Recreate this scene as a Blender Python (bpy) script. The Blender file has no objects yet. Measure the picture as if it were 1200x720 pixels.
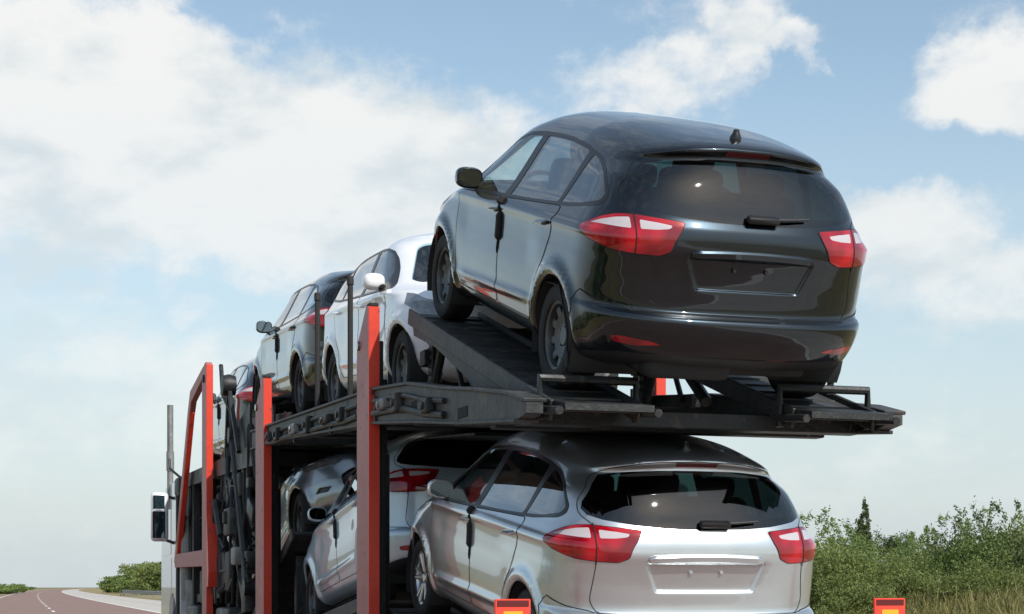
import bpy, bmesh, math, random
import numpy as np
import mathutils
from mathutils import Vector, Matrix
random.seed(7); rng = np.random.default_rng(7)
R_ = math.radians
scene = bpy.context.scene
C = scene.collection
# ------------------------------------------------------------------ camera (x along the lorry, y to its left, z up)
FPX, HORZ, EYE, PSI = 2000.0, 688.0, 1.25, R_(17.8)
cam = bpy.data.cameras.new('camera'); cam.sensor_width = 36; cam.lens = 36*FPX/1200
cam.shift_y = (HORZ-360)/1200; cam.clip_end = 6000; cam.clip_start = .1
camo = bpy.data.objects.new('camera', cam); C.objects.link(camo)
camo.location = (0, 0, EYE); camo.rotation_euler = (R_(90), 0, -R_(90)-PSI)
scene.camera = camo
FWD = Vector((math.cos(PSI), -math.sin(PSI), 0)); RGT = Vector((-math.sin(PSI), -math.cos(PSI), 0))
def pix_dir(px, py):
    return FWD + RGT*((px-600)/FPX) + Vector((0, 0, (HORZ-py)/FPX))
def at_lat(px, py, lat):                                          # the point on the vertical plane y = -lat that a pixel sees
    d = pix_dir(px, py); k = -lat/d.y
    return Vector((0, 0, EYE))+d*k
# ------------------------------------------------------------------ light
SUN_EL, SUN_AZ = R_(43.5), R_(199)                                  # azimuth from +x, counter-clockwise: behind the lorry, to its right
sd = Vector((math.cos(SUN_EL)*math.cos(SUN_AZ), math.cos(SUN_EL)*math.sin(SUN_AZ), math.sin(SUN_EL)))
sl = bpy.data.lights.new('sun', 'SUN'); sl.energy = 4.8; sl.angle = R_(.53); sl.color = (1, .955, .89)
slo = bpy.data.objects.new('sun', sl); C.objects.link(slo); slo.rotation_euler = (-sd).to_track_quat('-Z', 'Y').to_euler()
scene.view_settings.view_transform = 'Standard'; scene.view_settings.look = 'None'
scene.view_settings.exposure = 0.0; scene.view_settings.gamma = 1.0; scene.view_settings.use_curve_mapping = False
def azel(px, py):
    d = pix_dir(px, py).normalized(); return math.degrees(math.atan2(d.y, d.x)), math.degrees(math.asin(d.z))
world = bpy.data.worlds.new('World'); scene.world = world; world.use_nodes = True
def make_sky():
    nt = world.node_tree; nt.nodes.clear(); N = nt.nodes.new; K = nt.links.new
    def math_(op, a, b=None, c=None, clamp=False):
        n = N('ShaderNodeMath'); n.operation = op; n.use_clamp = clamp
        for i, v in enumerate((a, b, c)):
            if v is None: continue
            if isinstance(v, (int, float)): n.inputs[i].default_value = v
            else: K(v, n.inputs[i])
        return n.outputs[0]
    def mix(f, a, b):
        n = N('ShaderNodeMix'); n.data_type = 'RGBA'
        K(f, n.inputs[0])
        for s, v in ((6, a), (7, b)):
            if isinstance(v, tuple): n.inputs[s].default_value = v+(1,)
            else: K(v, n.inputs[s])
        return n.outputs[2]
    def ramp(v, a, b, smooth=True):
        n = N('ShaderNodeMapRange'); n.interpolation_type = 'SMOOTHSTEP' if smooth else 'LINEAR'
        K(v, n.inputs[0]); n.inputs[1].default_value = a; n.inputs[2].default_value = b; return n.outputs[0]
    out = N('ShaderNodeOutputWorld'); bg = N('ShaderNodeBackground')
    sky = N('ShaderNodeTexSky'); sky.sky_type = 'NISHITA'; sky.sun_disc = False; sky.sun_elevation = SUN_EL
    sky.sun_rotation = (math.pi/2-SUN_AZ) % (2*math.pi); sky.air_density = 1.0; sky.dust_density = .6; sky.ozone_density = 1.5
    tc = N('ShaderNodeTexCoord'); sep = N('ShaderNodeSeparateXYZ'); K(tc.outputs['Generated'], sep.inputs[0])
    x, y, z = sep.outputs
    def noise(scale, detail, rough, vec=None, sx=1, off=(0, 0, 0), dist=0):
        m = N('ShaderNodeMapping'); m.inputs['Scale'].default_value = (1, 1, sx); m.inputs['Location'].default_value = off
        K(vec or tc.outputs['Generated'], m.inputs[0])
        n = N('ShaderNodeTexNoise'); n.inputs['Scale'].default_value = scale; n.inputs['Detail'].default_value = detail
        n.inputs['Roughness'].default_value = rough; n.inputs['Distortion'].default_value = dist; K(m.outputs[0], n.inputs['Vector'])
        return n.outputs[0], n.outputs[1]
    el = math_('MULTIPLY', math_('ARCSINE', z), 57.29578); az = math_('MULTIPLY', math_('ARCTAN2', y, x), 57.29578)
    _, wc = noise(22, 5, .6, off=(3, 1, 2))
    ws = N('ShaderNodeSeparateXYZ'); K(wc, ws.inputs[0])
    azw = math_('ADD', az, math_('MULTIPLY', math_('SUBTRACT', ws.outputs[0], .5), 4.6))
    elw = math_('ADD', el, math_('MULTIPLY', math_('SUBTRACT', ws.outputs[1], .5), 3.2))
    n1, _ = noise(6.5, 9, .58, sx=2.2, off=(.7, 2.3, .4))
    total = math_('MULTIPLY', n1, .9)
    lobes = [(300,175,360,150,.50),(60,60,230,110,.42),(470,250,230,110,.42),(40,240,150,130,.25),(60,430,260,80,.22),
             (540,45,190,62,-.30),(400,10,160,38,-.32),(180,-5,150,26,-.25),(700,-10,150,40,.10),(765,88,105,40,.38),(865,28,52,40,.44),(938,52,38,26,.42),(905,95,30,50,-.25),(1150,85,115,72,.62),(1210,120,90,60,.35),
             (990,150,120,65,-.42),(1120,185,160,36,-.38),(660,170,120,60,-.12),(1075,265,95,58,.50),(1000,235,60,40,.30),(1150,340,130,45,.36),(1020,20,70,60,-.40),
             (250,350,150,32,-.30),(420,300,90,40,-.05),(330,390,120,30,-.12),(235,362,22,13,.30),(60,520,240,60,.28),(250,450,160,60,.15),(1060,530,220,70,.26),(150,620,260,40,.12),(1060,430,160,40,-.06)]
    for px, py, rx, ry, w in lobes:
        a0, e0 = azel(px, py)
        ra = abs(azel(px+rx, py)[0]-azel(px-rx, py)[0])/2; re = abs(azel(px, py+ry)[1]-azel(px, py-ry)[1])/2
        da = math_('DIVIDE', math_('SUBTRACT', azw, a0), ra); de = math_('DIVIDE', math_('SUBTRACT', elw, e0), re)
        r2 = math_('ADD', math_('MULTIPLY', da, da), math_('MULTIPLY', de, de))
        g = math_('POWER', 2.718, math_('MULTIPLY', math_('MULTIPLY', r2, r2), -.8)) if w > .29 else math_('POWER', 2.718, math_('MULTIPLY', r2, -1.0))
        total = math_('ADD', total, math_('MULTIPLY', g, w))
    n2, _ = noise(48, 6, .62, sx=1.6, off=(1, 5, 2))
    total = math_('ADD', total, math_('MULTIPLY', math_('SUBTRACT', n2, .5), .74))
    alpha = ramp(total, .35, 1.02)
    n3, _ = noise(13, 6, .55, sx=2.0, off=(8, 2, 1))
    shade = ramp(math_('ADD', n3, math_('MULTIPLY', el, .006)), .40, .64)
    cloud = mix(shade, (.70, .765, .795), (.915, .92, .905))
    mulsky = N('ShaderNodeVectorMath'); mulsky.operation = 'SCALE'; K(sky.outputs[0], mulsky.inputs[0]); mulsky.inputs['Scale'].default_value = SKY_K
    tint = N('ShaderNodeVectorMath'); tint.operation = 'MULTIPLY'; K(mulsky.outputs[0], tint.inputs[0]); tint.inputs[1].default_value = SKY_TINT
    hz = math_('POWER', math_('SUBTRACT', 1.0, ramp(el, 1, 17, False), clamp=True), 1.1)
    base = mix(math_('ADD', math_('MULTIPLY', hz, .86), .06), tint.outputs[0], (.57, .645, .70))
    af = math_('MULTIPLY', alpha, math_('SUBTRACT', .97, math_('MULTIPLY', hz, .50)))
    col = mix(af, base, cloud)
    K(col, bg.inputs[0]); bg.inputs[1].default_value = 1.0
    K(bg.outputs[0], out.inputs[0])
    world.cycles.sampling_method = 'MANUAL'; world.cycles.sample_map_resolution = 1024
SKY_TINT = (1.25, 1.20, 1.04); SKY_K = .15                                                      # strength of the Sky Texture
make_sky()
# ------------------------------------------------------------------ helpers
def children_tag(o, label=None, cat=None, group=None, kind=None):
    for k, v in (('label', label), ('category', cat), ('group', group), ('kind', kind)):
        if v: o[k] = v
    return o
def obj(name, me, mat=None, parent=None):
    o = bpy.data.objects.new(name, me); C.objects.link(o)
    if mat is not None:
        if not me.materials: me.materials.append(mat)
        elif me.materials[0] != mat:
            o.material_slots[0].link = 'OBJECT'; o.material_slots[0].material = mat
    if parent: o.parent = parent
    return o
def thing(name, loc=(0, 0, 0), rot=(0, 0, 0), label=None, cat=None, group=None):
    o = bpy.data.objects.new(name, None); C.objects.link(o); o.empty_display_size = .2
    o.location = loc; o.rotation_euler = rot
    return children_tag(o, label, cat, group)
class MB:
    def __init__(s): s.bm = bmesh.new()
    def _add(s, t, mat=None):
        if mat is not None: bmesh.ops.transform(t, matrix=mat, verts=t.verts)
        me = bpy.data.meshes.new('tmp'); t.to_mesh(me); t.free(); s.bm.from_mesh(me); bpy.data.meshes.remove(me); return s
    def box(s, c, size, rot=None, bev=.006, seg=1):
        t = bmesh.new(); bmesh.ops.create_cube(t, size=1); bmesh.ops.scale(t, vec=size, verts=t.verts)
        if bev: bmesh.ops.bevel(t, geom=t.edges[:], offset=min(bev, min(size)*.45), segments=seg, affect='EDGES', profile=.5)
        m = Matrix.Translation(c)
        if rot is not None: m = m @ (rot if isinstance(rot, Matrix) else mathutils.Euler(rot).to_matrix()).to_4x4()
        return s._add(t, m)
    def beam(s, a, b, w, h, up=(0, 0, 1), bev=.005):              # box bar from a to b
        a, b = Vector(a), Vector(b); d = b-a; x = d.normalized(); up = Vector(up)
        if abs(x.dot(up)) > .98: up = Vector((1, 0, 0))
        y = up.cross(x).normalized(); z = x.cross(y)
        return s.box((a+b)/2, (d.length, w, h), Matrix((x, y, z)).transposed(), bev)
    def prism(s, pts, axis, lo, hi, bev=0):                       # outline in the two other axes, extruded along axis
        t = bmesh.new(); ax = 'xyz'.index(axis); o = [i for i in range(3) if i != ax]
        def mk(p, w):
            v = [0, 0, 0]; v[o[0]], v[o[1]] = p; v[ax] = w; return t.verts.new(v)
        A = [mk(p, lo) for p in pts]; B = [mk(p, hi) for p in pts]; n = len(pts)
        t.faces.new(A); t.faces.new(B[::-1])
        for i in range(n): t.faces.new((A[i], B[i], B[(i+1) % n], A[(i+1) % n]))
        bmesh.ops.recalc_face_normals(t, faces=t.faces)
        if bev: bmesh.ops.bevel(t, geom=t.edges[:], offset=bev, segments=1, affect='EDGES')
        return s._add(t)
    def tube(s, pts, r, n=8, caps=True):
        P = [Vector(p) for p in pts]; rr = r if isinstance(r, (list, tuple)) else [r]*len(P); t = bmesh.new(); rings = []; prev = None
        for i, p in enumerate(P):
            d = (P[min(i+1, len(P)-1)]-P[max(i-1, 0)]).normalized()
            u = prev if prev is not None else (Vector((0, 0, 1)) if abs(d.z) < .9 else Vector((1, 0, 0)))
            u = (u-d*u.dot(d)).normalized(); prev = u; w = d.cross(u)
            rings.append([t.verts.new(p+(u*math.cos(k*2*math.pi/n)+w*math.sin(k*2*math.pi/n))*rr[i]) for k in range(n)])
        for a, b in zip(rings, rings[1:]):
            for k in range(n): t.faces.new((a[k], a[(k+1) % n], b[(k+1) % n], b[k]))
        if caps: t.faces.new(rings[0][::-1]); t.faces.new(rings[-1])
        return s._add(t)
    def lathe(s, prof, n=40, axis='y', c=(0, 0, 0)):              # profile (radius, along)
        t = bmesh.new(); rings = []
        for r, h in prof:
            ring = []
            for k in range(n):
                w = 2*math.pi*k/n; p = (r*math.cos(w), h, r*math.sin(w)) if axis == 'y' else ((h, r*math.cos(w), r*math.sin(w)) if axis == 'x' else (r*math.cos(w), r*math.sin(w), h))
                ring.append(t.verts.new(Vector(p)+Vector(c)))
            rings.append(ring)
        for a, b in zip(rings, rings[1:]):
            for k in range(n): t.faces.new((a[k], a[(k+1) % n], b[(k+1) % n], b[k]))
        bmesh.ops.remove_doubles(t, verts=t.verts, dist=1e-5); bmesh.ops.recalc_face_normals(t, faces=t.faces)
        return s._add(t)
    def mesh(s, name, ang=35):
        me = bpy.data.meshes.new(name); s.bm.to_mesh(me); s.bm.free()
        me.polygons.foreach_set('use_smooth', [True]*len(me.polygons)); me.set_sharp_from_angle(angle=R_(ang)); return me
    def build(s, name, mat=None, parent=None, ang=35): return obj(name, s.mesh(name, ang), mat, parent)
# ------------------------------------------------------------------ materials
def mat(name, col, rough=.5, metal=0.0, coat=0.0, var=0.0, vscale=8, bump=0.0, bscale=60, spec=.5, col2=None, coatr=.03, rvar=0.0, detail=6, wear=None, wscale=9, wcut=.62):
    m = bpy.data.materials.new(name); m.use_nodes = True; nt = m.node_tree; b = nt.nodes['Principled BSDF']
    b.inputs['Base Color'].default_value = (*col, 1); b.inputs['Roughness'].default_value = rough; b.inputs['Metallic'].default_value = metal
    b.inputs['Coat Weight'].default_value = coat; b.inputs['Coat Roughness'].default_value = coatr; b.inputs['Specular IOR Level'].default_value = spec
    if var or col2 or bump or rvar:
        tc = nt.nodes.new('ShaderNodeTexCoord'); n = nt.nodes.new('ShaderNodeTexNoise'); n.inputs['Scale'].default_value = vscale; n.inputs['Detail'].default_value = detail
        n.inputs['Roughness'].default_value = .62; nt.links.new(tc.outputs['Object'], n.inputs['Vector'])
        if var or col2:
            r = nt.nodes.new('ShaderNodeValToRGB'); e = r.color_ramp.elements; e[0].position = .32; e[1].position = .68
            c2 = col2 or tuple(min(1, c*(1+var)) for c in col); c1 = col if col2 else tuple(c*(1-var) for c in col)
            e[0].color = (*c1, 1); e[1].color = (*c2, 1); nt.links.new(n.outputs[0], r.inputs[0]); nt.links.new(r.outputs[0], b.inputs['Base Color'])
        if wear:                                                  # chips, grime and rust with shapes of their own
            n3 = nt.nodes.new('ShaderNodeTexNoise'); n3.inputs['Scale'].default_value = wscale; n3.inputs['Detail'].default_value = 9; n3.inputs['Roughness'].default_value = .68; n3.inputs['Distortion'].default_value = .6; nt.links.new(tc.outputs['Object'], n3.inputs['Vector'])
            m3 = nt.nodes.new('ShaderNodeMapRange'); m3.interpolation_type = 'SMOOTHSTEP'; nt.links.new(n3.outputs[0], m3.inputs[0]); m3.inputs[1].default_value = wcut-.02; m3.inputs[2].default_value = wcut+.05; m3.inputs[4].default_value = .85
            mx = nt.nodes.new('ShaderNodeMix'); mx.data_type = 'RGBA'; nt.links.new(m3.outputs[0], mx.inputs[0]); mx.inputs[7].default_value = (*wear, 1)
            l = b.inputs['Base Color'].links[0].from_socket; nt.links.new(l, mx.inputs[6]); nt.links.new(mx.outputs[2], b.inputs['Base Color'])
        if rvar:
            mr = nt.nodes.new('ShaderNodeMapRange'); nt.links.new(n.outputs[0], mr.inputs[0]); mr.inputs[1].default_value = .3; mr.inputs[2].default_value = .7
            mr.inputs[3].default_value = max(0, rough-rvar); mr.inputs[4].default_value = min(1, rough+rvar); nt.links.new(mr.outputs[0], b.inputs['Roughness'])
        if bump:
            n2 = nt.nodes.new('ShaderNodeTexNoise'); n2.inputs['Scale'].default_value = bscale; n2.inputs['Detail'].default_value = 5; nt.links.new(tc.outputs['Object'], n2.inputs['Vector'])
            bp = nt.nodes.new('ShaderNodeBump'); bp.inputs['Strength'].default_value = bump; bp.inputs['Distance'].default_value = .02
            nt.links.new(n2.outputs[0], bp.inputs['Height']); nt.links.new(bp.outputs[0], b.inputs['Normal'])
    return m
def glass_mat(name, tint, rough=.0, refl=.07):
    m = bpy.data.materials.new(name); m.use_nodes = True; nt = m.node_tree; nt.nodes.clear()
    o = nt.nodes.new('ShaderNodeOutputMaterial'); mx = nt.nodes.new('ShaderNodeMixShader'); t = nt.nodes.new('ShaderNodeBsdfTransparent'); g = nt.nodes.new('ShaderNodeBsdfGlossy')
    lw = nt.nodes.new('ShaderNodeLayerWeight'); lw.inputs[0].default_value = .5; f = nt.nodes.new('ShaderNodeMath'); f.operation = 'POWER'; nt.links.new(lw.outputs['Facing'], f.inputs[0]); f.inputs[1].default_value = 4.2
    t.inputs[0].default_value = (*tint, 1); g.inputs['Roughness'].default_value = rough; g.inputs[0].default_value = (1, 1, 1, 1)
    mm = nt.nodes.new('ShaderNodeMath'); mm.operation = 'MULTIPLY_ADD'; nt.links.new(f.outputs[0], mm.inputs[0]); mm.inputs[1].default_value = .93; mm.inputs[2].default_value = refl; mm.use_clamp = True
    nt.links.new(mm.outputs[0], mx.inputs[0]); nt.links.new(t.outputs[0], mx.inputs[1]); nt.links.new(g.outputs[0], mx.inputs[2]); nt.links.new(mx.outputs[0], o.inputs[0])
    return m
M = {}
def paint(name, col, metal, rough, spec=.5, ior=1.6):
    M[name] = mat(name, col, rough, metal, 1.0, var=.03, vscale=3, rvar=.03, spec=spec); M[name].node_tree.nodes['Principled BSDF'].inputs['Coat IOR'].default_value = ior
paint('paint_black', (.007, .013, .019), .9, .30, .5, 1.55); paint('paint_graphite', (.30, .33, .35), .85, .34); paint('paint_silver', (.57, .605, .625), .86, .33); paint('paint_white', (.84, .85, .87), .0, .35)
paint('paint_ice', (.50, .63, .73), .4, .36); paint('paint_dark', (.022, .032, .040), .9, .30, .5, 1.9)
M['glass'] = glass_mat('glass', (.72, .88, .90)); M['privacy'] = glass_mat('privacy', (.16, .23, .26), .0, .19); M['rear_glass'] = glass_mat('rear_glass', (.045, .085, .080), .022)
M['trim'] = mat('trim', (.012, .012, .013), .32, spec=.5); M['plastic'] = mat('plastic', (.022, .023, .025), .55, var=.15)
M['seam'] = mat('seam', (.004, .004, .004), .8); M['interior'] = mat('interior', (.022, .024, .026), .8); M['seat'] = mat('seat', (.03, .03, .033), .85, bump=.2, bscale=200)
M['lens_red'] = mat('lens_red', (.17, .002, .007), .15, coat=1, spec=.3, col2=(.42, .004, .012), vscale=9, detail=0); M['lens_white'] = mat('lens_white', (.46, .42, .44), .14, coat=1)
M['lens_dark'] = mat('lens_dark', (.10, .003, .008), .15, coat=1); M['chrome'] = mat('chrome', (.8, .8, .8), .12, 1)
M['tyre'] = mat('tyre', (.014, .014, .014), .82, bump=.3, bscale=120); M['steel_rim'] = mat('steel_rim', (.10, .105, .11), .40, .6, var=.25); M['alloy'] = mat('alloy', (.55, .56, .57), .28, .9)
M['steel'] = mat('steel', (.015, .017, .018), .52, .15, var=.45, vscale=5, bump=.25, bscale=30, rvar=.12, wear=(.055, .045, .036), wscale=7, wcut=.60); M['galv'] = mat('galv', (.16, .16, .155), .55, .5, col2=(.30, .30, .29), vscale=7, bump=.2, bscale=25)
M['wornsteel'] = mat('wornsteel', (.024, .026, .027), .55, .1, spec=.35, col2=(.060, .061, .060), vscale=6, bump=.3, bscale=22, wear=(.10, .075, .055), wscale=6, wcut=.60)
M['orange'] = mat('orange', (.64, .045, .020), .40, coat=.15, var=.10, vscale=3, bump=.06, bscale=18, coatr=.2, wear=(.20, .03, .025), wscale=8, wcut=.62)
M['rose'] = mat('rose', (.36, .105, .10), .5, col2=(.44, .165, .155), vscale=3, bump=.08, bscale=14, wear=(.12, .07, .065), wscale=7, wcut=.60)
M['cabwhite'] = mat('cabwhite', (.70, .73, .74), .3, coat=.8, var=.05); M['foam'] = mat('foam', (.010, .010, .011), .75)
M['rubber'] = mat('rubber', (.02, .02, .02), .8); M['retro_yellow'] = mat('retro_yellow', (.85, .36, .015), .45, bump=.1, bscale=300); M['retro_red'] = mat('retro_red', (.80, .055, .03), .4)
M['headlamp'] = mat('headlamp', (.16, .17, .18), .12, .4, coat=1, var=.4, vscale=14)
M['mirror'] = mat('mirror', (.22, .26, .29), .02, 1)
# ------------------------------------------------------------------ ground, road, verge
def shift(X):                                                     # the road swings gently to the right ahead of the lorry
    d = max(X-15, -60); return .0255*d+3e-5*d*d*(1 if d > 0 else 0)
def sheet(name, lat0, lat1, z0, z1, m, x0=-120, x1=1500, zf=None, n=140):
    xs = [x0+(x1-x0)*(k/n)**1.6 for k in range(n+1)]
    L = [lat0+(lat1-lat0)*j/8 for j in range(9)] if zf else [lat0, lat1]
    V = [(x, -(l+shift(x)), (zf(x, l) if zf else (z0 if l == lat0 else z1))) for x in xs for l in L]; k = len(L)
    F = [(i*k+j, i*k+j+1, (i+1)*k+j+1, (i+1)*k+j) for i in range(n) for j in range(k-1)]
    me = mesh_simple(name, V, F); return children_tag(obj(name, me, m), kind='structure')
def mesh_simple(name, V, F):
    me = bpy.data.meshes.new(name); me.from_pydata(V, [], F); me.update()
    bm = bmesh.new(); bm.from_mesh(me); bmesh.ops.recalc_face_normals(bm, faces=bm.faces)
    if sum(f.normal.z for f in bm.faces) < 0: bmesh.ops.reverse_faces(bm, faces=bm.faces)
    bm.to_mesh(me); bm.free(); return me
M['field'] = mat('field', (.085, .095, .035), .9, col2=(.22, .18, .085), vscale=.06, bump=.4, bscale=3)
M['asphalt'] = mat('asphalt', (.18, .112, .092), .85, col2=(.25, .168, .142), vscale=.9, bump=.35, bscale=90, detail=10)
M['shoulder'] = mat('shoulder', (.19, .15, .135), .85, col2=(.24, .195, .175), vscale=.8, bump=.3, bscale=80, detail=10)
M['concrete'] = mat('concrete', (.36, .335, .30), .8, col2=(.48, .45, .41), vscale=1.2, bump=.2, bscale=20, detail=8)
M['roadpaint'] = mat('roadpaint', (.62, .61, .58), .7, col2=(.74, .73, .70), vscale=14)
M['drygrass'] = mat('drygrass', (.16, .135, .05), .9, col2=(.30, .235, .11), vscale=1.1, bump=.6, bscale=25, detail=9)
gnd = children_tag(obj('ground', mesh_simple('ground', [(-900, -3500, -.02), (3500, -3500, -.02), (3500, 2500, -.02), (-900, 2500, -.02)], [(0, 1, 2, 3)]), M['field']), kind='structure')
sheet('road', -2.7, 7.2, .0, .0, M['asphalt'])
sheet('hard_shoulder', 7.2, 9.7, .0, .0, M['concrete'])
sheet('edge_line', 7.0, 7.18, .004, .004, M['roadpaint'], n=200)
sheet('edge_line', -2.05, -1.88, .004, .004, M['roadpaint'], n=200)
for k in range(42):                                               # dashed lane line
    x0 = -42+13*k
    V = [(x, -(2.25+w+shift(x)), .004) for x in (x0, x0+2, x0+4.5) for w in (-.075, .075)]
    d = obj('lane_dash', mesh_simple('lane_dash', V, [(0, 1, 3, 2), (2, 3, 5, 4)]), M['roadpaint']); d['kind'] = 'structure'
sheet('gutter', 9.7, 11.9, .006, .08, M['concrete'])
def bank(x, l):
    s = min(1, max(0, (l-11.9)/4.2)); s = s*s*(3-2*s); return .06+.85*s*(1-.8*min(1, max(0, (x-60)/60)))
sheet('verge', 11.9, 26.0, 0, 0, M['drygrass'], zf=lambda x, l: bank(x, l)*(1 if l < 20 else max(0, 1-(l-20)/6))+.01)
sheet('median', -9.5, -2.7, .05, .01, M['drygrass'])
# guard rail on the right, beyond the lorry
mb = MB(); prof = [(.0, .42), (.05, .46), (.05, .52), (.0, .57), (.0, .61), (.05, .66), (.05, .72), (.0, .76)]
gr = thing('guard_rail', (150, -(13.0+shift(150)), 0), label='galvanised steel guard rail curving along the road edge beyond the lorry cab', cat='guard rail')
xs = [x for x in range(70, 300, 4)]
def rail_pt(x): l = 12.9+shift(x)+(max(0, x-215)/40)**2*1.5; return -l
t = bmesh.new(); rows = []
for x in xs: rows.append([t.verts.new((x-150, rail_pt(x)+13.0+shift(150)+dy, z+.1)) for dy, z in prof])
for a, b in zip(rows, rows[1:]):
    for k in range(len(prof)-1): t.faces.new((a[k], a[k+1], b[k+1], b[k]))
mb._add(t); mb.build('rail', M['galv'], gr)
pm = MB().box((0, 0, .40), (.10, .06, .9), bev=0).mesh('post'); pm.materials.append(M['galv'])
for x in xs[::1]:
    p = obj('post', pm, None, gr); p.location = (x-150, rail_pt(x)+13.0+shift(150)-.06, 0)
# ------------------------------------------------------------------ shrubs and trees: leaf-sized faces through the crown
def leaf_mat(name, a, b):
    m = bpy.data.materials.new(name); m.use_nodes = True; nt = m.node_tree; bs = nt.nodes['Principled BSDF']; K = nt.links.new
    g = nt.nodes.new('ShaderNodeAttribute'); g.attribute_name = 'tone'
    r = nt.nodes.new('ShaderNodeValToRGB'); r.color_ramp.elements[0].color = (*a, 1); r.color_ramp.elements[1].color = (*b, 1); K(g.outputs['Fac'], r.inputs[0])
    K(r.outputs[0], bs.inputs['Base Color']); bs.inputs['Roughness'].default_value = .65
    tr = nt.nodes.new('ShaderNodeBsdfTranslucent'); K(r.outputs[0], tr.inputs[0]); mx = nt.nodes.new('ShaderNodeMixShader'); mx.inputs[0].default_value = .40
    K(bs.outputs[0], mx.inputs[1]); K(tr.outputs[0], mx.inputs[2]); K(mx.outputs[0], nt.nodes['Material Output'].inputs[0]); return m
M['leaf_olive'] = leaf_mat('leaf_olive', (.110, .145, .040), (.25, .30, .085)); M['leaf_green'] = leaf_mat('leaf_green', (.090, .140, .036), (.21, .29, .075))
M['leaf_dark'] = leaf_mat('leaf_dark', (.045, .065, .022), (.12, .155, .055)); M['bark'] = mat('bark', (.06, .045, .03), .9, var=.3, bump=.5)
M['dryblade'] = leaf_mat('dryblade', (.12, .135, .04), (.36, .31, .12))
def leaf_mesh(name, pts, size, tones, g):
    n = len(pts); d = g.normal(size=(n, 3)); d /= np.linalg.norm(d, axis=1, keepdims=True)
    e = np.cross(d, g.normal(size=(n, 3))); e /= np.linalg.norm(e, axis=1, keepdims=True)
    s = size*g.uniform(.6, 1.3, (n, 1)); P = np.asarray(pts)
    V = np.stack([P-d*s, P+e*s*.42, P+d*s, P-e*s*.42], 1).reshape(-1, 3)
    me = bpy.data.meshes.new(name); me.from_pydata(V.tolist(), [], np.arange(4*n).reshape(n, 4).tolist()); me.update()
    at = me.attributes.new('tone', 'FLOAT', 'FACE'); at.data.foreach_set('value', np.clip(tones, 0, 1).astype(np.float32)); return me
def crown_points(g, lobes, n):
    pts, tone = [], []
    vol = np.array([l[3]*l[4]*l[5] for l in lobes]); cnt = np.maximum(1, (n*vol/vol.sum()).astype(int))
    for (cx, cy, cz, rx, ry, rz), k in zip(lobes, cnt):
        nc = max(4, k//26)                                        # small sprays of leaves inside each lobe
        u = g.normal(size=(nc, 3)); u /= np.linalg.norm(u, axis=1, keepdims=True); r = g.uniform(.35, 1.08, (nc, 1))**.6
        c = u*r*np.array((rx, ry, rz))+np.array((cx, cy, cz)); tb = g.uniform(.15, .85, nc)
        q = g.integers(0, nc, k); p = c[q]+g.normal(size=(k, 3))*np.array((rx, ry, rz))*.15
        pts.append(p); tone.append(tb[q]+g.normal(size=k)*.15)
    p = np.concatenate(pts); t = np.concatenate(tone); ok = p[:, 2] > .02; return p[ok], t[ok]
def shrub_proto(seed, w, h, n, size, m):
    g = np.random.default_rng(seed); lobes = []
    for k in range(7):
        a = g.uniform(0, 6.28); r = g.uniform(0, .45)*w; hh = g.uniform(.45, .8)*h
        lobes.append((r*math.cos(a), r*math.sin(a), hh*.62, w*g.uniform(.2, .34), w*g.uniform(.2, .34), hh*g.uniform(.40, .62)))
    lobes.append((0, 0, h*.30, w*.45, w*.45, h*.34))
    for k in range(5):
        a = g.uniform(0, 6.28); r = g.uniform(.05, .35)*w; lobes.append((r*math.cos(a), r*math.sin(a), h*g.uniform(.75, .98), w*.08, w*.08, h*.16))
    p, t = crown_points(g, lobes, n); me = leaf_mesh('crown', p, size, t, g); me.materials.append(m)
    mb = MB()
    for l in lobes[:7]: mb.tube([(0, 0, -.15), (l[0]*.5, l[1]*.5, l[2]*.5), (l[0], l[1], l[2])], [.05, .03, .012], 5)
    st = mb.mesh('trunk'); st.materials.append(M['bark']); return me, st
SHR = [shrub_proto(3, 2.8, 2.1, 19000, .043, M['leaf_olive']), shrub_proto(5, 3.4, 2.6, 25000, .045, M['leaf_green']), shrub_proto(9, 2.2, 1.5, 13000, .042, M['leaf_olive']), shrub_proto(12, 2.6, 2.3, 18000, .043, M['leaf_dark'])]
def shrub(x, lat, kind, s, label, group, name='shrub', cat='shrub', z=None, rz=None):
    y = -(lat+shift(x)); zz = bank(x, lat) if z is None else z
    r = thing(name, (x, y, zz-.03), (0, 0, random.random()*6.28 if rz is None else rz), label, cat, group); r.scale = (s, s, s)
    cr, st = SHR[kind]; obj('crown', cr, None, r); obj('trunk', st, None, r); return r
def lat_of(px, X):                                                # lateral distance at which a pixel column meets the cross-section X
    d = pix_dir(px, HORZ); k = X/d.x; return -d.y*k-shift(X)
RIGHT = [(948,27,1,.66),(976,25,0,.74),(1000,31,3,.62),(1018,23.5,2,.62),(1045,26,2,.66),(1062,32,0,.55),(1078,24,2,.62),(1100,27,0,.70),(1124,25,1,.64),(1150,25,3,.80),(1172,27,1,.74),(1198,25,0,.82),(1226,26,1,.70),(1135,22.5,2,.56),(1180,22.5,2,.6),(990,22,2,.5),(1255,27,1,.75),(925,30,0,.7)]
for px, X, k, s in RIGHT:
    X *= 1.12
    shrub(X, lat_of(px, X), k, s, ['olive green roadside shrub on the grassy bank behind the transporter', 'tall bright green roadside bush on the grassy bank behind the transporter', 'low olive bush at the foot of the grassy bank', 'dark green leafy bush on the grassy bank'][k], 'bushes on the bank along the motorway')
for px, X, k, s in [(1010,64,1,1.2),(1040,70,0,1.3),(1075,60,1,1.25),(965,58,1,1.5),(1110,62,1,1.4),(940,60,3,1.2)]:
    shrub(X, lat_of(px, X), k, s, 'far green bush filling the gap behind the roadside shrubs', 'far bushes in the gap of the bank', z=0.0)
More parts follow.
